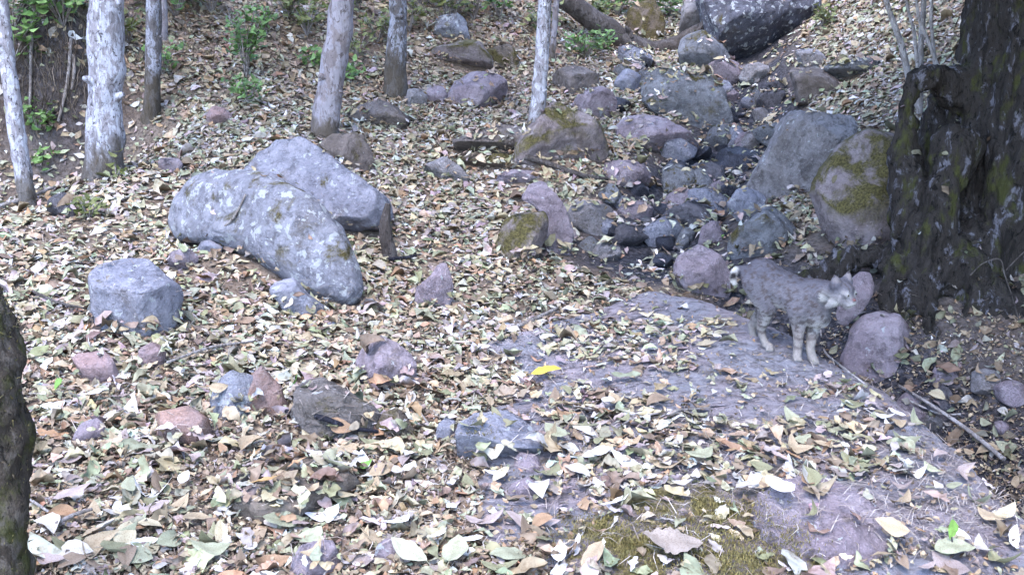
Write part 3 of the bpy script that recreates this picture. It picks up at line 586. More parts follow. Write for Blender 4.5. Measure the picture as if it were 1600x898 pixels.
tree('slender grey stem close behind the thin pale trunk', [(862,95),(865,60),(868,20),(870,-12)], None, [10,9,9,8], M['bark2'], seed=10, limbs=False, height=4)
tree('crooked pale trunk on the dark bank behind the thick trunk', [(108,105),(100,70),(93,35),(90,-12)], 11.1, [18,20,20,20], M['bark'], seed=11)
for k, (pts, ww, lab) in enumerate([([(1418,112),(1408,70),(1394,30),(1380,-12)], [10,9,8,7], 'leaning grey shrub stem nearest the leafy ledge'),
        ([(1438,118),(1439,70),(1442,30),(1444,-12)], [9,8,8,7], 'straight pale shrub stem in the middle of the clump'),
        ([(1432,90),(1428,50),(1420,20),(1414,-12)], [5,5,4,4], 'thin shrub stem crossing behind the straight pale one'),
        ([(1462,110),(1458,70),(1455,30),(1457,-12)], [6,5,5,4], 'pale shrub stem touching the big dark trunk'),
        ([(1448,60),(1436,30),(1430,-12)], [5,4,4], 'short forked shrub stem in the clump')]):
    tree(lab, pts, 8.6 - .12 * k, ww, M['cane'], seed=20 + k, limbs=False, height=4, name='shrub_stem', lump=.08, seg=10, flare=1.0)

# the big dark tree at the stream bank
def big_tree():
    by = 7.35; cx = at(1605, 300, by)[0]; g = .15
    root = np.array([cx, by, g]); t = tag(empty('big_tree', root), 'massive dark buttressed tree with mossy furrowed bark and spreading roots', 'tree')
    S = []
    def blob(L):
        for (p, r), (p2, r2) in zip(L[:-1], L[1:]):
            p, p2 = np.array(p, float), np.array(p2, float); n = max(2, int(np.linalg.norm(p2 - p) / (min(r, r2) * .3)))
            for k in range(n + 1): S.append((p + (p2 - p) * k / n, r + (r2 - r) * k / n))
    def rt(px, w, y0, y1):
        n = len(px); P = [at(x, yy, y0 + (y1 - y0) * k / (n - 1)) for k, (x, yy) in enumerate(px)]; L_ = [(p, ww / 2 * np.linalg.norm(p - C0) / FPX) for ww, p in zip(w, P)]; blob(L_ + [(P[-1] + np.array([-.03, -.05, -.5]), L_[-1][1] * .9)])
    blob([((cx + .05, by + .05, -.6), .62), ((cx + .05, by + .05, .6), .53), ((cx - .02, by + .05, 2.6), .50), ((cx + .05, by + .1, 7.5), .40)])
    for (ang, top, d0, d1, r0, r1) in [(-2.75, 3.4, .34, .80, .20, .17), (-2.2, 4.0, .36, .80, .24, .16), (-1.6, 3.6, .36, .78, .22, .17), (-1.0, 3.8, .36, .8, .22, .17), (2.9, 3., .34, .85, .2, .18), (.3, 3, .34, .85, .2, .18), (1.5, 3, .34, .85, .2, .18)]:
        c_, s_ = math.cos(ang), math.sin(ang)
        blob([((cx + c_ * d1, by + s_ * d1, -.35), r1 * .9), ((cx + c_ * (d0 + (d1 - d0) * .45), by + s_ * (d0 + (d1 - d0) * .45), .35), r1), ((cx + c_ * (d0 + .06), by + s_ * (d0 + .06), 1.1), r0), ((cx - .02 + c_ * d0 * .9, by + s_ * d0 * .9, 2.4), r0), ((cx + c_ * d0 * .6, by + s_ * d0 * .5, top + 1), r0 * .8)])
    rt([(1520,385),(1460,398),(1400,402),(1350,400),(1315,406),(1270,426)], [100,76,48,36,28,16], 7.0, 7.25)
    rt([(1500,420),(1450,438),(1415,466),(1395,505)], [100,66,40,18], 6.85, 6.75)
    rt([(1430,405),(1392,420),(1390,460),(1402,500)], [40,36,26,16], 6.95, 6.75)
    rt([(1540,470),(1515,515),(1500,560),(1488,600)], [90,50,34,18], 6.7, 6.3)
    rt([(1580,490),(1575,560),(1590,610),(1598,680),(1602,730)], [90,60,50,40,28], 6.6, 5.6)
    rt([(1500,140),(1462,118),(1428,128),(1414,170),(1410,240),(1428,310),(1450,380)], [60,34,30,26,34,60,90], 7.3, 7.05)
    rt([(1490,150),(1466,200),(1450,260),(1450,330)], [70,60,60,80], 7.7, 7.6)
    rt([(1500,230),(1474,310),(1450,390),(1436,450)], [60,50,64,50], 7.0, 6.8)
    rt([(1350,402),(1318,420),(1290,440),(1245,436)], [30,24,20,12], 7.15, 7.2)
    rt([(1560,520),(1545,560),(1540,610),(1525,650)], [60,34,26,12], 6.5, 6.0)
    rt([(1440,430),(1455,470),(1452,500),(1470,540)], [40,34,30,18], 6.75, 6.5)
    d, fc = ICO[2]; VV = np.concatenate([d * r + c for c, r in S]); FF = np.concatenate([fc + k * len(d) for k in range(len(S))])
    tmp = link('tmp_tree', mesh_np('tmp_tree', VV - root, tris=FF)); m = tmp.modifiers.new('r', 'REMESH'); m.mode = 'VOXEL'; m.voxel_size = .021; m2 = tmp.modifiers.new('s', 'SMOOTH'); m2.factor = .5; m2.iterations = 9
    dg = bpy.context.evaluated_depsgraph_get(); me = bpy.data.meshes.new_from_object(tmp.evaluated_get(dg)); bpy.data.objects.remove(tmp); me.name = 'trunk'
    nv = len(me.vertices); v = np.zeros(nv * 3); me.vertices.foreach_get('co', v); v = v.reshape(-1, 3); nr = np.zeros(nv * 3); me.vertices.foreach_get('normal', nr); nr = nr.reshape(-1, 3)
    dsp = .07 * fbm(v * np.array([3.5, 3.5, 1.3]), 5, 4, .6) + .10 * (np.abs(fbm(v * np.array([9, 9, 2.2]), 15, 4, .6)) - .2) + .02 * fbm(v * 16, 25, 3)
    v = v + nr * dsp[:, None]; me.vertices.foreach_set('co', v.astype(np.float32).ravel()); me.update(); me.polygons.foreach_set('use_smooth', np.ones(len(me.polygons), bool))
    link('trunk', me, M['bigbark'], t); me.calc_loop_triangles(); LT = np.zeros(len(me.loop_triangles) * 3, int); me.loop_triangles.foreach_get('vertices', LT); add_surface(t, v + root, LT.reshape(-1, 3), .12, 'rock')
    for kk in range(5):
        rg = np.random.default_rng(70 + kk); an = [2.6, 3.5, -1.7, .4, 1.5][kk]; s = np.array([cx + .15, by, 4.2 + .6 * kk]); e = s + np.array([math.cos(an) * 3.2, math.sin(an) * 3.2, 1.6])
        tube_obj('limb', [s, s + (e - s) * .5 + np.array([0, 0, .25]), e], [.3, .18, .07], M['bigbark'], parent=t, loc=root, seg=10)
    crown(t, root, np.array([cx + .4, by - .9, 5.6]), 3.6, 15000, .30, seed=5, cols=np.array([(.05, .09, .025), (.07, .11, .03), (.04, .075, .02)]))
    crown(t, root, np.array([5.4, 5.6, 3.4]), 2.0, 9000, .28, seed=15, cols=np.array([(.05, .09, .025), (.07, .11, .03), (.04, .075, .02)]))  # unseen low foliage mass, added to shade the gully side
    LAND.append(('the big dark tree', root))
big_tree()
# mossy trunk close to the lens at the picture's edge
def edge_trunk():
    P = [at(-6, 1020, 2.95), at(-2, 800, 3.0), at(-6, 620, 3.05), at(-24, 480, 3.1)]; root = P[0]
    t = tag(empty('mossy_stump', root), 'dark mossy broken stump close beside the camera', 'stump')
    o, v, q = tube_obj('trunk', P + [at(-40, 440, 3.12)], [.11, .085, .085, .075, .03], bark_mat('stump_bark', (.05, .04, .033), (.10, .085, .075), (.014, .012, .01), .55, 2.2, .2), parent=t, loc=root, seg=60, lump=.7, seed=6, sub=24)
    rg = np.random.default_rng(4); k = rg.integers(len(v) - 2, size=2600); p = v[k] - root; dr = rg.normal(0, .6, (2600, 3)) + np.array([.4, -.5, .3]); dr *= (rg.uniform(.006, .022, 2600) / np.linalg.norm(dr, axis=1))[:, None]; sd_ = rg.normal(0, .0014, (2600, 3))
    p = p + rg.normal(0, .006, p.shape); c = np.array([(.06, .06, .02), (.10, .085, .03), (.07, .055, .035)])[rg.integers(3, size=2600)]
    mo = link('moss', mesh_np('moss', np.stack([p - sd_, p + sd_, p + dr], 1).reshape(-1, 3), tris=np.arange(7800).reshape(-1, 3), col=np.repeat(c, 3, axis=0)), M['litter'], t); mo['kind'] = 'stuff'
edge_trunk()
# fallen log
def log():
    px = [(880,-4),(915,22),(950,48),(985,72),(1020,80),(1055,72),(1085,56),(1108,40)]; P = [at(x, y, 14.9 + .06 * k) for k, (x, y) in enumerate(px)]
    t = tag(empty('fallen_log', P[3]), 'dark curved fallen log sagging across the upper stream', 'log')
    tube_obj('stem', P, [.13, .15, .16, .17, .15, .14, .13, .10], M['deadwood'], parent=t, loc=P[3], seg=18, lump=.25, seed=9)
    for a, b in (((915,20),(893,-6)), ((1092,52),(1102,20)), ((985,60),(978,42))):
        tube_obj('branch_stub', [at(*a, 14.95), at((a[0] + b[0]) / 2 + 2, (a[1] + b[1]) / 2, 14.95), at(*b, 14.9)], [.05, .04, .02], M['deadwood'], parent=t, loc=P[3], seg=8)
log()

# ------------------------------------------------------------------ leaf litter
BVa = np.concatenate(BV); BFa = np.concatenate(BF); BO = np.concatenate(BOWN)
BVH = BVHTree.FromPolygons(BVa.tolist(), BFa.tolist())
def drop(x, y, z=9.0):
    r = BVH.ray_cast(Vector((x, y, z)), Vector((0, 0, -1)))
    return (None, None, None) if r[0] is None else (r[0], r[1] if r[1].z > 0 else -r[1], int(BO[r[2]]))
PAL = np.array([(.45, .42, .395), (.30, .305, .215), (.37, .29, .20), (.205, .15, .11), (.31, .195, .12), (.31, .25, .245), (.66, .645, .64), (.21, .205, .125), (.42, .365, .255)])
PALN = ['cream', 'sage green', 'tan', 'dark brown', 'orange brown', 'mauve grey', 'white', 'olive', 'straw coloured']
W_OPEN = np.array([.13, .19, .21, .15, .06, .13, .03, .09, .10]); W_BANK = np.array([.04, .05, .28, .38, .09, .08, .005, .04, .05]); W_SHADE = np.array([.10, .20, .18, .22, .04, .12, .02, .14, .06])
for W_ in (W_OPEN, W_BANK, W_SHADE): W_ /= W_.sum()
def litter():
    N = 185000; rg = np.random.default_rng(12)
    u = rg.uniform(0, 1, N); y = np.sqrt(2.7 ** 2 + u * (17.5 ** 2 - 2.7 ** 2)); x = rg.uniform(-1, 1, N) * (.53 * y + .9)
    dens = fbm(np.stack([x, y, y * 0], 1) * 1.6, 91, 3); sdist = stream_d(x, y); es, et = edge_s(x, y)
    rnd = rg.uniform(0, 1, N); pos = []; nr = []; idx = []
    for i in range(N):
        sd_ = sdist[i]; keep = 1.0
        if sd_ < .7 and y[i] > 7.3: keep = .16
        if es[i] > .03 and et[i] > .6 and y[i] < 7.6: keep = .3
        if dens[i] < -.2: keep *= .5
        if ((x[i] + 4.65) / .9) ** 2 + ((y[i] - 10.7) / .5) ** 2 < 1: keep *= .35
        p, n, o = drop(x[i], y[i])
        if p is None or n.z < .3: continue
        _, leafy, kind = OWN[o]
        if kind == 'rock': keep = leafy * (.9 if n.z > .7 else .3)
        if kind == 'slab':
            keep = leafy * (1.1 if dens[i] > .07 else .13) * (1 if es[i] > -1.3 else 1.4)
            if -.24 < es[i] < .03: keep *= .12
        if rnd[i] > keep: continue
        pos.append(p); nr.append(n); idx.append(i)
    pos = np.array([p[:] for p in pos]); nr = np.array([n[:] for n in nr]); idx = np.array(idx); n = len(pos)
    ep, en = [], []
    for kk, (ob, lf, kd) in enumerate(OWN):
        if kd != 'rock' or len(BV[kk]) < 600: continue
        vv = BV[kk]; sel = vv[rg.integers(len(vv), size=700)]; hz = sel[:, 2] - H(sel[:, 0], sel[:, 1]); sel = sel[(hz > -.01) & (hz < .08)]; c0 = vv.mean(0)
        for q_ in sel[:int(min(80, 95 * max(np.ptp(vv[:, 0]) - .08, .05)))]:
            o_ = q_ - c0; o_[2] = 0; o_ /= max(np.linalg.norm(o_), 1e-5); ep.append(q_ + o_ * .025 + np.array([0, 0, .01])); en.append(o_ * rg.uniform(.1, 1.1) + np.array([0, 0, .8]))
    ex_ = np.array(ep); pos = np.concatenate([pos, ex_]); nr = np.concatenate([nr, np.array(en)]); e0 = len(idx); idx = np.concatenate([idx, np.zeros(len(ep), int)])
    esx = es[idx]; esx[e0:] = edge_s(ex_[:, 0], ex_[:, 1])[0]
    ck_ = np.hypot(pos[:, 0] - 1.66, pos[:, 1] - 6.1) > .34; pos, nr, idx, esx = pos[ck_], nr[ck_], idx[ck_], esx[ck_]; n = len(pos)
    bank = sstep(10.0, 12.5, pos[:, 1]) * sstep(2.2, -.5, pos[:, 0]); gully_shade = sstep(0, .25, esx) * sstep(8.5, 7.5, pos[:, 1])
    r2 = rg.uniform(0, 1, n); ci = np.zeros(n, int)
    for wts, mk in ((W_OPEN, np.ones(n, bool)), (W_BANK, r2 < bank), (W_SHADE, r2 < gully_shade)):
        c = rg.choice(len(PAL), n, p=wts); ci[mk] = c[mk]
    col = PAL[ci] * rg.uniform(.66, 1.18, (n, 1)) * rg.normal(1, .05, (n, 3)); col[r2 < gully_shade] *= .62  # gully leaves darkened: shade put into their colour
    tilt = rg.normal(0, .17, (n, 3)); tilt[rg.uniform(0, 1, n) < .12] *= 2.6
    nn = nr + tilt; nn[:, 2] = np.maximum(nn[:, 2], .12)
    ln = np.clip(rg.lognormal(math.log(.070), .40, n), .03, .17); pos = pos + np.array([0, 0, 1.]) * (rg.uniform(.004, .030, n) + ln * .05)[:, None]
    near = pos[:, 1] < 5.6; asp_ = rg.uniform(.32, .62, n); cu_ = rg.normal(.03, .16, n); fo_ = rg.normal(.10, .28, n); rl_ = rg.uniform(0, 1, n) < .1; fo_[rl_] += 1.3; cu_[rl_] *= 2; col = np.clip(col, .01, .86); v, t, c = [], [], []
    for mk, sg_ in ((near, 7), (~near, 4)):
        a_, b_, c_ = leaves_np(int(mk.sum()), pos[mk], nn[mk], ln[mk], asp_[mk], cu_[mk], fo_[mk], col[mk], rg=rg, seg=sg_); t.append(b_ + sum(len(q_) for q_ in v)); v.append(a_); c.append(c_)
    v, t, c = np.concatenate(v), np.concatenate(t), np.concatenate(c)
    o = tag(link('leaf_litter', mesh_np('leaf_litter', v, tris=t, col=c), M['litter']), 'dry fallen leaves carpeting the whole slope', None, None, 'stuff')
    return n
NL = litter()

# leaves large enough to pick out one by one
def leaf_variant(seed, lobed=False, seg=10, flat=False):
    rg = np.random.default_rng(seed); st = np.linspace(0, 1, seg + 1); wv = np.interp(st, [0, .08, .3, .55, .8, .93, 1], [0, .42, .92, 1, .62, .25, 0])
    if lobed: wv = wv * (1 + .13 * np.sin(st * 34) + rg.normal(0, .10, len(st)))
    curl, fold, bend = rg.normal(.12, .2), rg.normal(.22, .28), rg.normal(0, .1); asp = rg.uniform(.38, .62) if not lobed else .66; V = []; vein = []; row = []
    cs = np.array([-1, -.5, 0, .5, 1])
    if flat: curl *= .25; fold *= .3
    for k, s in enumerate(st):
        w_ = max(wv[k], .02) * asp * .5; ids = []
        for c in cs:
            z = curl * ((s - .5) ** 2 * 4 - .5) + fold * abs(c) ** 1.3 * w_ + .10 * w_ * math.sin(s * 9 + seed + c * 2.2) + .012 * math.cos(s * 40) * abs(c)
            ids.append(len(V)); V.append((s - .5, bend * math.sin(math.pi * s) + c * w_, z)); vein.append(1.0 if c == 0 else 0.0)
        row.append(ids)
    q = [(row[k][c], row[k + 1][c], row[k + 1][c + 1], row[k][c + 1]) for k in range(seg) for c in range(4)]
    V = np.array(V); n0 = len(V); pe = np.array([[-.5, 0, V[2][2]], [-.5, .012, V[2][2]], [-.68, .03, V[2][2] - .03], [-.68, .042, V[2][2] - .03]])   # leaf stalk
    V = np.concatenate([V, pe]); vein += [1.0] * 4; q.append((n0, n0 + 1, n0 + 3, n0 + 2))
    me = mesh_np('fallen_leaf', V, quads=q); a = me.attributes.new('vein', 'FLOAT', 'POINT'); a.data.foreach_set('value', np.array(vein, np.float32)); me.materials.append(M['leaf']); return me
LV = [leaf_variant(200 + k) for k in range(14)]; LOBE = leaf_variant(300, True, 26, True); FLATS = [leaf_variant(400 + k, flat=True) for k in range(5)]
LCOUNT = [0]
def leaf_at(px, py, size, ci, label=None, me=None, head=None, tilt=.25, col=None, rg=np.random.default_rng(44)):
    g = BVH.ray_cast(Vector(C0), Vector(ray(px, py)).normalized())
    if g[0] is None: return None
    p, n = g[0], g[1] if g[1].z > 0 else -g[1]
    if n.z < .4: return None
    if OWN[int(BO[g[2]])][2] == 'rock' and label is None and rg.uniform() > .35: return None
    nn = (Vector(n) + Vector(rg.normal(0, tilt, 3))).normalized(); nn.z = max(nn.z, .2); nn.normalize(); hd = rg.uniform(0, 6.28) if head is None else head
    X = Vector((math.cos(hd), math.sin(hd), 0)); X = (X - nn * X.dot(nn)).normalized(); Y = nn.cross(X)
    me = me or LV[rg.integers(len(LV))]
    o = link('fallen_leaf', me); s = size
    o.matrix_world = Matrix.Translation(Vector(p) + Vector((0, 0, (.034 if label is None else .055) + .05 * s))) @ Matrix((X, Y, nn)).transposed().to_4x4() @ Matrix.Diagonal((s, s, s, 1))
    c = np.clip((PAL[ci] if col is None else np.array(col)) * rg.uniform(.82, 1.12), .01, .86); o.color = (*c, 1)
    if label is None:
        sz = 'large' if s > .15 else ('medium' if s > .115 else 'small')
        label = unique_label(p[:], f'{sz} {PALN[ci]} leaf on the litter')
        if label is None: bpy.data.objects.remove(o); return None
    LEAFUSED[label] = 1; LCOUNT[0] += 1
    tag(o, label, 'leaf', 'large leaves lying on top of the litter'); return o
SPECIAL = [(853,596,.17,0,'bright yellow leaf on the bedrock litter',.1,(.62,.43,.05)), (943,724,.17,6,'brightest white leaf lying flat below the yellow leaf',.8,None), (912,692,.15,6,'white cupped leaf with a dark hollow on the slope litter',2.6,None),
 (640,748,.12,6,'white leaf of the close pair beyond the earthy hump',1.2,None), (622,752,.12,0,'cream leaf of the close pair beyond the earthy hump',2.,None), (530,884,.14,6,'white square leaf over the mauve stone',.4,None),
 (877,885,.13,6,'white oval leaf at the toe of the moss carpet',1.3,None), (683,852,.11,6,'chalky white leaf among brown leaves below the hump',.5,None), (445,832,.34,1,'very large wrinkled sage leaf low on the slope',.3,(.30,.31,.22)),
 (868,690,.2,1,'broad pale sage leaf beside the ochre patched rock',2.2,None), (935,728,.2,0,'long cream leaf under the brightest white leaf',.2,None), (1392,842,.17,2,'large tan leaf curled beside the bare mauve lump',2.8,None),
 (620,830,.16,6,'white torn leaf above the mauve foreground stone',.7,None), (150,630,.17,6,'white ragged leaf above the salmon barrel stone',.2,None), (290,765,.11,6,'white cup leaf standing up in the litter',1.5,None),
 (420,625,.11,6,'white leaf tucked beneath the salmon slab',1.,None), (540,690,.15,0,'cream leaf below the dark wedge rock',2.4,None), (1090,722,.2,1,'pale serrated sage leaf on the bedrock',.5,None),
 (1215,780,.22,6,'tall folded white leaf on the moss carpeted rock',1.9,None), (1170,775,.2,0,'cream leaf crossing the folded white one',.6,None), (1110,747,.12,6,'small white leaf above the moss carpet',2.7,None),
 (950,640,.12,6,'white narrow leaf on bare bedrock',2.2,None), (960,800,.17,6,'cream white leaf stuck in the moss',.2,None), (415,770,.16,4,'orange brown rolled leaf on the earthy hump',.3,(.42,.27,.12)),
 (115,790,.22,5,'wide mauve grey leaf near the mossy stump',.9,None), (210,775,.15,1,'sage leaf lying over a mauve one',1.9,None), (640,880,.30,8,'very large straw leaf with ribbed veins',2.6,(.36,.36,.27)), (330,870,.2,1,'large sage leaf in the lowest litter',.4,None),
 (710,880,.24,1,'grey green ribbed leaf beside the very large straw one',1.4,None), (1400,660,.12,6,'white leaf hanging on the bedrock rim',2.4,None), (855,540,.12,6,'white leaf in the middle of the litter slope',.2,None), (1490,880,.22,1,'broad grey green leaf under the seedling',.2,None)]
for k_, (px, py, s, ci, lab, hd, c) in enumerate(SPECIAL): leaf_at(px, py, min(s * (.8 if k_ else 1), .17), ci, lab, head=hd, col=c, tilt=.12, me=FLATS[k_ % 5])
leaf_at(1050, 866, .22, 5, 'large lobed grey brown leaf flat on the moss', me=LOBE, head=2.9, tilt=.05, col=(.27, .225, .20))
rg_ = np.random.default_rng(77); tries = 0
while LCOUNT[0] < 300 and tries < 900:
    tries += 1; py = 600 + 298 * rg_.uniform() ** .8; px = rg_.uniform(30, 1590)
    if 860 < px < 1390 and py > 770 and rg_.uniform() < .85: continue
    if 1130 < px < 1330 and 380 < py < 640: continue
    leaf_at(px, py, float(rg_.choice((.075, .09, .1, .115, .13, .16)) * rg_.uniform(.9, 1.1)), int(rg_.choice(len(PAL), p=W_OPEN)))

# ------------------------------------------------------------------ dry grass, straws, twigs, moss
def blades(name, label, zones, length, width, cols, seed, stand=.3, mat=None):
    rg = np.random.default_rng(seed); V = []; T = []; Cc = []
    for (cx, cy, rx, ry, n) in zones:
        for _ in range(n):
            g = BVH.ray_cast(Vector(C0), Vector(ray(cx + rg.normal(0, rx), cy + rg.normal(0, ry))).normalized())
            if g[0] is None: continue
            p = np.array(g[0][:]) + np.array([0, 0, .015]); a = rg.uniform(0, 6.28); d = np.array([math.cos(a), math.sin(a), abs(rg.normal(0, stand))]); d /= np.linalg.norm(d); L = length * rg.uniform(.5, 1.4); s = np.cross(d, [0, 0, 1.]); s /= max(np.linalg.norm(s), 1e-5); s *= width
            b = len(V); dr = np.array([0, 0, -.25 * L]); c = cols[rg.integers(len(cols))] * rg.uniform(.7, 1.2); m1 = p + d * L * .5 + np.array([rg.normal(0, .1), rg.normal(0, .1), rg.uniform(0, .12)]) * L
            e = p + d * L + dr * .5; e[2] = max(e[2], p[2] - .02)
            V += [p - s, p + s, m1 - s * .8, m1 + s * .8, e]; T += [(b, b + 1, b + 3), (b, b + 3, b + 2), (b + 2, b + 3, b + 4)]; Cc += [c] * 5
    return tag(link(name, mesh_np(name, np.array(V), tris=T, col=np.array(Cc)), M['litter']), label, None, None, 'stuff')
blades('dry_grass', 'tangled pale dry grass and straws', [(600,790,60,28,30),(1460,810,60,26,260),(1370,560,25,40,160),(1540,790,40,20,160),(300,530,30,25,90),(1470,720,45,30,150)], 0.085, .0012, np.array([(.33, .29, .28), (.25, .21, .20), (.40, .36, .34)]), 3, .25)
blades('litter_straw', 'thin stalks and fibres scattered through the leaf litter', [(800,730,480,120,1500),(600,500,350,80,600),(1300,700,150,80,400),(300,350,250,80,300)], .11, .0016, np.array([(.36, .30, .27), (.24, .19, .17), (.48, .43, .40)]), 4, .12)
blades('hanging_rootlets', 'brown rootlets and stalks matted on the dark cut bank', [(85,125,45,45,900),(30,120,25,50,300),(230,60,60,40,250)], .22, .003, np.array([(.12, .09, .07), (.20, .16, .13), (.07, .055, .04)]), 14, 2.2)
def crumbs():
    rg = np.random.default_rng(31); n = 26000; P = []; 
    px = rg.uniform(0, 1600, n); py = 430 + 480 * rg.uniform(0, 1, n) ** .75
    for a_, b_ in zip(px, py):
        g = BVH.ray_cast(Vector(C0), Vector(ray(a_, b_)).normalized())
        if g[0] is not None and abs(g[1].z) > .5 and OWN[int(BO[g[2]])][2] != 'rock' and (OWN[int(BO[g[2]])][2] == 'ground' or rg.uniform() < .2): P.append(g[0][:])
    P = np.array(P); n = len(P); P[:, 2] += rg.uniform(.005, .03, n); ci = rg.choice(len(PAL), n, p=W_BANK); nn = rg.normal(0, .5, (n, 3)) + np.array([0, 0, 1])
    v, t, c = leaves_np(n, P, nn, rg.uniform(.012, .04, n), rg.uniform(.3, .8, n), rg.normal(0, .3, n), rg.normal(0, .4, n), np.clip(PAL[ci] * rg.uniform(.6, 1.2, (n, 1)), .01, .85), rg=rg, seg=3)
    tag(link('leaf_crumbs', mesh_np('leaf_crumbs', v, tris=t, col=c), M['litter']), 'crumbled leaf fragments between the whole leaves', None, None, 'stuff')
crumbs()
def moss_zone():
    rg = np.random.default_rng(8); blades('moss_tufts', 'ochre green moss tufts on the low rock', [(1040,850,90,26,5200),(930,830,30,14,900),(1130,800,40,18,1200),(1160,880,50,20,1500),(745,700,15,14,500),(1230,850,20,20,300)], .016, .0016, np.array([(.14, .115, .035), (.10, .09, .025), (.19, .155, .05)]), 9, 1.2)
moss_zone()
def twig(label, px, w, mat, lift=.02, name='twig', ys=None):
    P = []
    for k, (x, y) in enumerate(px):
        if ys is None:
            g = BVH.ray_cast(Vector(C0), Vector(ray(x, y)).normalized()); P.append(np.array(g[0][:]) + np.array([0, 0, lift]))
        else: P.append(at(x, y, ys[k] if isinstance(ys, (list, tuple)) else ys))
    rad = [(w if np.isscalar(w) else w[k]) / 2 * np.linalg.norm(p - C0) / FPX for k, p in enumerate(P)]
    o, _, _ = tube_obj(name, P, rad, mat, seg=8, lump=.15, seed=len(px)); return tag(o, label, 'stick')
twig('black stick lying below the dead upright stub', [(606,413),(630,411),(657,406)], [6,6,4], M['blackstick'], .04)
twig('dead upright stub beside the dome boulder', [(612,410),(606,385),(602,350),(606,318)], [24,22,18,8], M['deadwood'], ys=7.7, name='dead_stub')
twig('black stick along the foot of the dark wedge rock', [(448,654),(500,664),(548,680),(592,686)], [7,9,8,5], M['blackstick'], .04)
twig('long pale stick slanting across the shaded gully', [(1402,622),(1450,652),(1508,692),(1566,740)], [4,5,6,7], M['cane'], .09)
twig('thin stick crossing under the long gully stick', [(1420,640),(1465,660),(1500,661)], [3,3,3], M['cane'], .06)
twig('thin pale root curling past the bobcat forepaws', [(1281,525),(1288,560),(1320,590),(1352,615)], [3,3,4,3], M['cane'], .05)
twig('grey twig lying across the lowest litter', [(90,836),(118,822),(146,813)], [6,6,5], M['twig'], .05)
twig('thin twig by the mossy stump', [(48,797),(75,815),(100,833)], [4,4,3], M['twig'], .05)
twig('dark twig pointing at the angular grey rock', [(52,467),(90,484),(132,494)], [4,4,3], M['deadwood'], .05)
twig('dry stick lying by the thin leaning trunk', [(0,331),(45,318),(86,302)], [7,6,4], M['twig'], .05)
twig('long grey twig below the tilted slab stone', [(262,580),(330,556),(396,546)], [4,5,3], M['twig'], .05)
twig('short grey stick on the slope above the yellow leaf', [(800,520),(825,512),(872,490)], [7,7,6], M['twig'], .04)
twig('thin twig resting on the bedrock litter', [(955,692),(970,680),(988,668)], [3,3,3], M['twig'], .05)
twig('thin straight twig over the middle bedrock', [(1010,660),(1060,652),(1110,648)], [3,3,2], M['twig'], .04)
twig('brown twig leaning on the long arched boulder', [(335,378),(365,352),(385,315)], [4,4,3], M['twig'], .05)
twig('curved surface root below the reddish mossy rock', [(820,250),(860,262),(905,278),(950,285)], [10,9,8,5], M['deadwood'], .03, name='tree_root')
twig('pale looping vine hanging over the tree roots', [(1516,430),(1535,412),(1562,405),(1570,430),(1582,465),(1592,500)], 2.0, M['deadwood'], ys=6.15, name='vine')
twig('thin vine stem crossing the dark root hollow', [(1572,422),(1588,405),(1606,388)], 2, M['deadwood'], ys=6.15, name='vine')
for k, px in enumerate([[(52,40),(50,90),(48,175)],[(112,70),(106,140),(92,200)],[(116,95),(117,120),(113,150)]]):
    twig(['pale hanging root on the dark cut bank', 'long slanting root across the dark cut bank', 'short root stub on the dark cut bank'][k], px, [5,5,4], M['twig'], .06, name='hanging_root')

# ------------------------------------------------------------------ green plants
def plant(px, py, hpx, n, label, seed, col=None, spread=.7, leafl=.07, ys=None, name='green_plant'):
    leafl *= 1.3; n = int(n * 2.0); hpx *= 1.15
    rg = np.random.default_rng(seed); b = hit(px, py) if ys is None else at(px, py, ys); k = np.linalg.norm(b - C0) / FPX; h = hpx * k; t = tag(empty(name, b), label, 'plant', 'green plants on the slope'); V = []; Q = []
    LP = []; LN = []
    for s in range(max(2, n // 7)):
        a = rg.uniform(0, 6.28); e = b + np.array([math.cos(a) * spread * h * .6, math.sin(a) * spread * h * .6, h * rg.uniform(.6, 1.05)]); mid = (b + e) / 2 + np.array([0, 0, .12 * h])
        v, q, _ = tube([b, mid, e], [.006, .005, .002], seg=5, close=False, sub=3); Q.append(q + sum(len(x) for x in V)); V.append(v)
        for _ in range(7):
            u = rg.uniform(.35, 1.05); c = b * (1 - u) ** 2 + 2 * u * (1 - u) * mid + u * u * e; LP.append(c + rg.normal(0, leafl * .45, 3)); LN.append(np.array([rg.normal(0, .5), rg.normal(-.3, .5), 1]))
    link('stem', mesh_np('stem', np.concatenate(V) - b, quads=np.concatenate(Q)), M['twig'], t)
    m = len(LP); pal = np.array([(.13, .24, .07), (.18, .30, .10), (.09, .16, .05)]) if col is None else np.array(col)
    cc = pal[rg.integers(len(pal), size=m)] * rg.uniform(.75, 1.25, (m, 1))
    v, tr, c = leaves_np(m, np.array(LP), np.array(LN), rg.uniform(.7, 1.3, m) * leafl, np.full(m, .5), rg.normal(.1, .15, m), rg.normal(.1, .1, m), cc, rg=rg)
    link('foliage', mesh_np('foliage', v - b, tris=tr, col=c), M['foliage'], t); return t
YG = [(.16, .18, .06), (.20, .22, .09), (.11, .13, .04)]
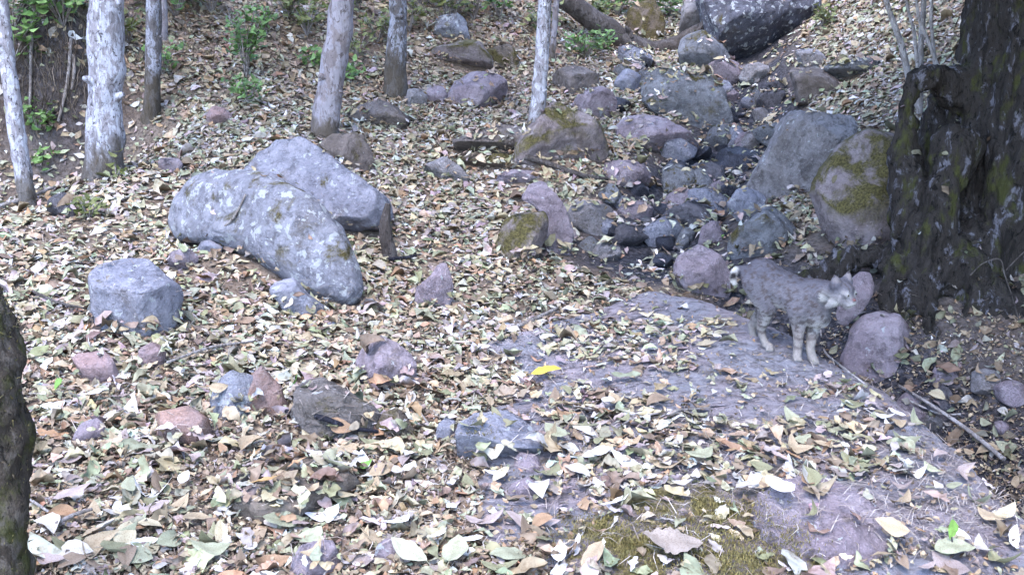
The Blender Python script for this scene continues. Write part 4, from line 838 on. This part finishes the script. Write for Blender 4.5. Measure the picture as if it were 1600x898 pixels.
PLANTS = [(385,125,95,70,'tall leafy sapling on the upper leaf slope',.085,None,.35), (388,165,40,28,'low bright sprout below the leafy sapling',.08,None,.9), (490,105,22,21,'fresh green leaf cluster beside the grey leaning tree',.10,None,1.2),
 (548,130,24,21,'small herb between the two middle trees',.08,None,1.2), (60,215,36,35,'leafy herb under the dark cut bank',.08,None,.9), (65,262,20,14,'small bright seedling below the cut bank herb',.08,None,1.2),
 (182,285,28,10,'tiny sprout at the thick pale trunk foot',.07,YG,.7), (255,120,45,28,'green shoot behind the slim mottled trunk',.08,None,.7), (140,345,30,21,'low sprout in the leaves below the thick trunk',.06,YG,.8),
 (705,40,60,60,'yellow green shrub over the grey upslope stone',.09,YG,.8), (640,50,50,40,'shrub behind the mottled tree',.08,YG,.8), (590,70,40,40,'ferny shrub between the middle trees',.08,YG,.9), (560,95,30,28,'low ferny tuft below the shrub',.07,YG,1.0),
 (1010,40,70,80,'bright shrub growing over the mossy brown rock',.10,None,.8), (1045,28,40,35,'leafy sprig beside the bright log shrub',.10,None,.8), (915,90,35,60,'low green patch below the fallen log',.07,None,1.6), (940,80,22,35,'small herb patch against the log',.06,None,1.4),
 (1285,45,30,28,'small fern beside the huge dark boulder',.08,YG,.9), (60,30,60,56,'dense bush on top of the dark bank',.10,None,.9), (20,60,60,45,'leafy bush at the edge of the dark bank',.10,None,.9), (130,30,45,40,'bush behind the crooked pale trunk',.09,YG,.9),
 (330,25,50,45,'undergrowth bush upslope of the leafy sapling',.09,YG,.9), (450,30,50,45,'undergrowth bush beyond the grey leaning tree',.09,YG,.9), (780,30,50,50,'green bush beyond the thin pale trunk',.09,None,.9), (415,60,45,30,'thin sapling upslope of the tall leafy one',.08,None,.5), (560,20,60,40,'bush high between the middle trees',.09,YG,.9), (170,10,50,30,'bush peeking past the thick pale trunk',.09,None,.9),
 (275,30,70,70,'broad leafy bush beyond the slim mottled trunk',.11,None,1.1),(200,70,50,45,'fern clump between the thick and slim trunks',.09,YG,1.0),(20,120,60,50,'bush hanging over the dark cut bank',.10,None,1.0),(100,45,60,55,'dense green bush above the hanging roots',.10,None,1.0),(480,60,50,40,'leafy shrub between the sapling and the leaning tree',.09,YG,.9),(660,15,60,60,'green thicket above the mottled tree',.10,YG,1.1),(850,60,40,40,'low shrub between the two thin stems',.08,YG,1.0),(965,25,50,60,'fresh bush leaning over the log',.10,None,1.0),
 (930,40,40,45,'shrub at the upper end of the log',.09,YG,.9),(740,35,50,40,'ferny bush above the pale topped boulder',.08,YG,.9)]
for k, (px, py, h, n, lab, ll, c, sp) in enumerate(PLANTS): plant(px, py, h, n, lab, 500 + k, c, sp, ll)
for k, (px, py, s, lab) in enumerate([(640,600,.06,'small green leaf beside the round pale mauve stone'),(570,745,.08,'green leaf standing below the dark wedge rock'),(460,612,.07,'bright green sprig at the dark wedge rock tip'),(90,618,.09,'bright green leaf near the flat pink stone'),(1400,412,.05,'single bright green leaf on the big tree root'),(1128,380,.07,'yellow green leaf by the dark plank shaped rock')]):
    leaf_at(px, py, s, 7, lab, col=(.16, .30, .07), tilt=.4)
def seedling():
    b = hit(1488, 885); t = tag(empty('seedling', b), 'tiny seedling with one upright green leaf at the lowest edge', 'plant'); y = b[1]
    top = at(1487, 838, y); tube_obj('stem', [b, (b + top) / 2 + np.array([.004, 0, 0]), top], [.004, .0035, .003], M['deadwood'], parent=t, loc=b, seg=6)
    o = link('leaf', LV[3], None, t); o.matrix_basis = Matrix.Translation(Vector(at(1486, 826, y) - b)) @ Matrix.Rotation(R(90), 4, 'Y') @ Matrix.Rotation(R(90), 4, 'X') @ Matrix.Diagonal((.085, .085, .085, 1)); o.color = (.20, .36, .08, 1)
seedling()

# ------------------------------------------------------------------ bobcat
def bobcat():
    Z = lambda zx, zy: (1120 + zx / 4.275, 380 + zy / 4.275)
    pr = slab_hit(*Z(350, 706)); pf = slab_hit(*Z(536, 778)); pf2 = slab_hit(*Z(648, 800)); yr, yf, yg = pr[1], pf[1], pf2[1]
    print('CAT paws', pr, pf, pf2)
    pt = lambda zx, zy, y: at(*Z(zx, zy), y)
    S = []
    def chain(L, sq=1.0):
        for (a, b) in zip(L[:-1], L[1:]):
            pa, pb = pt(*a[:3]), pt(*b[:3]); d = np.linalg.norm(pb - pa); n = max(2, int(d / (min(a[3], b[3]) * .3)))
            for k in range(n + 1): u = k / n; S.append((pa + (pb - pa) * u, a[3] + (b[3] - a[3]) * u, None))
    yb = yr + .07; ys_ = yf + .07
    mid = lambda u: yb + (ys_ - yb) * u
    chain([(262,225,yb+.02,.088),(305,206,yb,.098),(390,284,mid(.3),.110),(500,338,mid(.6),.114),(600,380,ys_,.118),(655,425,ys_-.03,.100)])
    chain([(600,330,ys_,.085),(670,325,ys_-.05,.078),(740,330,ys_-.10,.070),(800,325,ys_-.15,.058)])          # neck
    chain([(660,470,ys_-.04,.085),(690,500,ys_-.04,.06)])                                                 # chest ruff
    chain([(262,260,yb-.05,.080),(300,350,yb-.07,.070),(340,425,yb-.09,.055),(318,500,yb-.06,.042),(294,565,yb-.03,.029),(306,620,yr+.03,.022),(326,672,yr+.015,.023),(352,690,yr-.015,.025)])
    chain([(285,300,yb+.06,.07),(320,400,yb+.07,.05),(285,480,yb+.11,.036),(235,545,yb+.14,.028),(240,610,yb+.12,.022),(262,650,yb+.10,.024)])   # far hind leg
    chain([(560,440,ys_-.04,.075),(548,530,ys_-.04,.047),(545,600,yf+.02,.033),(542,690,yf+.012,.0255),(536,745,yf,.027),(534,760,yf-.012,.026)])
    chain([(650,480,ys_+.02,.07),(645,560,ys_-.0,.043),(635,630,yg+.02,.032),(622,700,yg+.012,.026),(636,762,yg,.028),(648,780,yg-.012,.027)])
    tr = pt(185,190,yb+.05)
    chain([(215,190,yb+.05,.04),(165,176,yb+.06,.024),(134,176,yb+.05,.020),(114,198,yb+.03,.019),(110,235,yb+.01,.019),(120,266,yb,.015)])   # tail
    hd = pt(832, 335, ys_ - .165); f = np.array([.58, -.80, -.12]); f /= np.linalg.norm(f); rt_ = np.cross(f, [0, 0, 1.]); rt_ /= np.linalg.norm(rt_); rt_ = -rt_; up = np.cross(f, rt_); up = up if up[2] > 0 else -up
    HS = 1.14
    E = lambda a, b, c: hd + (rt_ * a + up * b + f * c) * HS          # a to image side, b up, c toward viewer
    if rt_[0] < 0: rt_ = -rt_
    n_before = len(S)
    S += [(E(0, .012, -.01), .064, None), (E(0, -.01, .02), .052, None), (E(0, -.022, .052), .030, None), (E(.014, -.028, .058), .022, None), (E(-.014, -.028, .058), .022, None), (E(0, -.012, .066), .017, None), (E(0, -.046, .045), .022, None), (E(0, .028, .03), .035, None)]
    for sg in (-1, 1):
        for k in range(5): u = k / 4; S.append((E(sg * (.040 + .030 * u), -.022 - .035 * u, .012 - .022 * u), .032 - .019 * u, None))   # ruff
        for k in range(7): u = k / 6; S.append((E(sg * (.040 + .014 * u), .046 + .054 * u, -.012 - .004 * u), .028 * (1 - u) + .005, None))   # ear
        S.append((E(sg * .03, .012, .045), .018, None))
    S[n_before:] = [(c_, r_ * HS, x_) for (c_, r_, x_) in S[n_before:]]
    for toe in (( 350,700,yr-.02),(538,766,yf-.016),(652,786,yg-.016)):
        c = pt(*toe)
        for k in (-1.2, -.4, .4, 1.2): S.append((c + np.array([k * .012, -.014, -.006 + .002]), .0125, None))
    d, fc = ICO[2]; VV = []; FF = []
    for k, (c, r, _) in enumerate(S): VV.append(d * r + c); FF.append(fc + k * len(d))
    VV = np.concatenate(VV); org = np.array([pf[0] - .1, pf[1] + .1, pf[2]])
    tmp = link('tmp_cat', mesh_np('tmp_cat', VV - org, tris=np.concatenate(FF)))
    m = tmp.modifiers.new('r', 'REMESH'); m.mode = 'VOXEL'; m.voxel_size = .0058
    m2 = tmp.modifiers.new('s', 'SMOOTH'); m2.factor = .5; m2.iterations = 7
    dg = bpy.context.evaluated_depsgraph_get(); me = bpy.data.meshes.new_from_object(tmp.evaluated_get(dg)); bpy.data.objects.remove(tmp); me.name = 'body'
    nv = len(me.vertices); v = np.zeros(nv * 3); me.vertices.foreach_get('co', v); v = v.reshape(-1, 3); nr = np.zeros(nv * 3); me.vertices.foreach_get('normal', nr); nr = nr.reshape(-1, 3); W = v + org
    me.polygons.foreach_set('use_smooth', np.ones(len(me.polygons), bool))
    # pelt pattern
    back = np.array([.10, .096, .12]); flank = np.array([.14, .13, .15]); pale = np.array([.28, .25, .225]); white = np.array([.50, .48, .47]); blk = np.array([.02, .018, .02])
    Q = W - hd; ha, hb, hc = Q @ rt_ / HS, Q @ up / HS, Q @ f / HS
    base = np.tile(back, (nv, 1)); zz = W[:, 2] - pr[2]
    lerp = lambda A, B, t: A * (1 - t[:, None]) + B * t[:, None]
    base = lerp(base, flank, sstep(.50, .36, zz)); base = lerp(base, pale, sstep(.28, .12, zz) * .6); base = lerp(base, white * .9, sstep(-.1, -.8, nr[:, 2]) * sstep(.4, .3, zz) * .7)
    chest = np.exp(-((W - pt(680, 540, ys_ - .08)) ** 2).sum(1) / .055 ** 2); base = lerp(base, white * .85, chest * .9)
    n1 = fbm(W * np.array([52, 52, 74]), 3, 2); spots = sstep(.13, .30, n1) * .9 * sstep(.05, .2, zz); legz = sstep(.26, .2, zz)
    bars = sstep(.1, .55, np.sin(W[:, 2] * 150 + fbm(W * 14, 8, 2) * 3.0)) * legz * sstep(.06, .1, zz) * .95 * sstep(-.15, .15, fbm(W * 22, 18, 2))
    fr_ = (W[:, 0] > pt(470, 0, yf)[0]) & (W[:, 0] < pt(720, 0, yf)[0]); bars = np.where(fr_, sstep(.25, .6, np.sin(zz * 120 + 2.2 * fbm(W * 18, 28, 2))) * sstep(.05, .07, zz) * sstep(.25, .2, zz) * .7 * sstep(-.2, .25, fbm(W * 26 + 5, 38, 2)), bars)
    head = (np.linalg.norm(Q, axis=1) < .125) & (hc > -.07)
    spots[head] *= .4; bars[head] = 0; base = lerp(base, np.array([.075, .06, .06]), np.clip(spots + bars, 0, .8))
    base *= (1 + .25 * fbm(W * 120, 21, 3))[:, None]
    hm = head.astype(float)
    mz = hm * np.exp(-(ha ** 2 / .028 ** 2 + (hb + .036) ** 2 / .02 ** 2)) * sstep(.03, .05, hc); base = lerp(base, white, np.clip(mz * 1.3, 0, 1))
    for sg in (-1, 1):
        e = hm * np.exp(-((ha - sg * .029) ** 2 + (hb - .016) ** 2) / .016 ** 2) * (hc > 0); base = lerp(base, white * .9, np.clip(e, 0, 1) * .75)
        ck = hm * np.exp(-((ha - sg * .062) ** 2 / .016 ** 2 + (hb + .035) ** 2 / .03 ** 2)); base = lerp(base, white * .85, np.clip(ck * 1.1, 0, 1))
        st_ = hm * sstep(.6, .9, np.sin((np.abs(ha) * .8 - hb * .5) * 260)) * np.exp(-((ha - sg * .048) ** 2 / .02 ** 2 + (hb + .02) ** 2 / .035 ** 2)); base = lerp(base, blk * 2, np.clip(st_, 0, 1) * .8)
    fs = hm * sstep(.5, .9, np.cos(ha * 330)) * sstep(.02, .04, hb) * sstep(.085, .06, hb) * (np.abs(ha) < .03); base = lerp(base, np.array([.06, .05, .05]), fs * .9)
    eb = hm * sstep(.060, .072, hb) * (np.abs(ha) > .03); base = lerp(base, np.array([.19, .17, .18]), eb * .8)
    tip = hm * sstep(.09, .10, hb); base = lerp(base, blk, tip)
    nz_ = hm * np.exp(-(ha ** 2 / .009 ** 2 + (hb + .006) ** 2 / .006 ** 2)) * (hc > .055); base = lerp(base, np.array([.16, .07, .07]), np.clip(nz_ * 1.5, 0, 1))
    mo = hm * np.exp(-((hb + .034 + np.abs(ha) * .25) ** 2 / .0028 ** 2)) * (np.abs(ha) < .026) * (hc > .045); base = lerp(base, blk, mo * .9)
    tl = sstep(pt(185,0,6)[0] , pt(150,0,6)[0], W[:, 0]) * (zz > .25); base = lerp(base, white, tl * .9)
    tk = np.exp(-((W - pt(112, 215, yb + .0)) ** 2).sum(1) / .024 ** 2); base = lerp(base, blk, np.clip(tk * 1.4, 0, 1))
    base = np.clip(base, .01, .8)
    a = me.attributes.new('col', 'FLOAT_COLOR', 'POINT'); c4 = np.ones((nv, 4), np.float32); c4[:, :3] = base; a.data.foreach_set('color', c4.ravel())
    s = NB('bobcat_fur'); cc = s.n('ShaderNodeAttribute', attribute_name='col').outputs['Color']; vv_ = s.coords(False); s.done(cc, .9, s.bump(s.noise(vv_, 160, 4, .7), .6, .004), .12)
    root = tag(empty('bobcat', org), 'grey spotted bobcat standing on the bedrock edge looking at the camera', 'bobcat')
    link('body', me, s.m, root)
    # short coat
    rg = np.random.default_rng(3); nf = 52000; tri = np.zeros(len(me.polygons) * 4, int)
    me.calc_loop_triangles(); LT = np.zeros(len(me.loop_triangles) * 3, int); me.loop_triangles.foreach_get('vertices', LT); LT = LT.reshape(-1, 3)
    ar = np.linalg.norm(np.cross(v[LT[:, 1]] - v[LT[:, 0]], v[LT[:, 2]] - v[LT[:, 0]]), axis=1); k = rg.choice(len(LT), nf, p=ar / ar.sum()); b = rg.dirichlet((1, 1, 1), nf)
    p = (v[LT[k]] * b[:, :, None]).sum(1); n_ = (nr[LT[k]] * b[:, :, None]).sum(1); c_ = base[LT[k, 0]]; hh = hm[LT[k, 0]]
    flow = np.array([-.75, .45, -.35]); fl = np.tile(flow, (nf, 1)); qh = p + org - hd; hd_i = hh > 0; fl[hd_i] = (qh[hd_i] / np.linalg.norm(qh[hd_i], axis=1)[:, None]) * .8 - f * .5
    low = (p[:, 2] + org[2] - pr[2]) < .22; fl[low] = (0, 0, -1.)
    fl = fl + rg.normal(0, .25, (nf, 3)); fl -= n_ * (fl * n_).sum(1)[:, None]; fl /= np.maximum(np.linalg.norm(fl, axis=1), 1e-5)[:, None]; d_ = fl * .9 + n_ * .38
    L = np.where(low, .007, .0145) * rg.uniform(.6, 1.3, nf); L[hd_i] = .0085; rf = hd_i & (np.abs(qh @ rt_) > .045) & ((qh @ up) < .01); L[rf] = .02
    sd_ = np.cross(d_, n_); sd_ /= np.maximum(np.linalg.norm(sd_, axis=1), 1e-5)[:, None]; wd = .0011
    P3 = np.stack([p - sd_ * wd, p + sd_ * wd, p + d_ * L[:, None]], 1).reshape(-1, 3)
    fc_ = np.repeat(np.clip(c_ * rg.uniform(.75, 1.3, (nf, 1)), .01, .8), 3, axis=0)
    fo = link('fur', mesh_np('fur', P3, tris=np.arange(nf * 3).reshape(-1, 3), col=fc_), s.m, root); fo['kind'] = 'stuff'
    # eyes, nose, ear tufts, whiskers
    me_e = NB('amber_eye').done((.10, .085, .03), .12, None, .6); me_p = NB('dark_pupil').done((.008, .008, .008), .1, None, .6); me_n = NB('nose_leather').done((.14, .06, .06), .5)
    d3, f3 = ICO[3]
    for sg in (-1, 1):
        c = E(sg * .029, .014, .056) - org; e_ = link('eye', mesh_np('eye', d3 * np.array([.0088, .007, .0062]), tris=f3), me_e, root, c)
        link('pupil', mesh_np('pupil', d3 * np.array([.0052, .003, .0058]), tris=f3), me_p, e_, f * .0075)
        tip_ = E(sg * .054, .100, -.016); tube_obj('ear_tuft', [tip_, tip_ + up * .012 + rt_ * sg * .002, tip_ + up * .024], [.004, .0025, .0005], me_p, parent=root, loc=org, seg=6)
    link('nose', mesh_np('nose', d3 * np.array([.011, .008, .007]), tris=f3), me_n, root, E(0, -.008, .078) - org)
    LAND.append(('the bobcat', org))
bobcat()
print('LEAVES', NL, LCOUNT[0], 'tris', sum(len(m.polygons) for m in bpy.data.meshes))
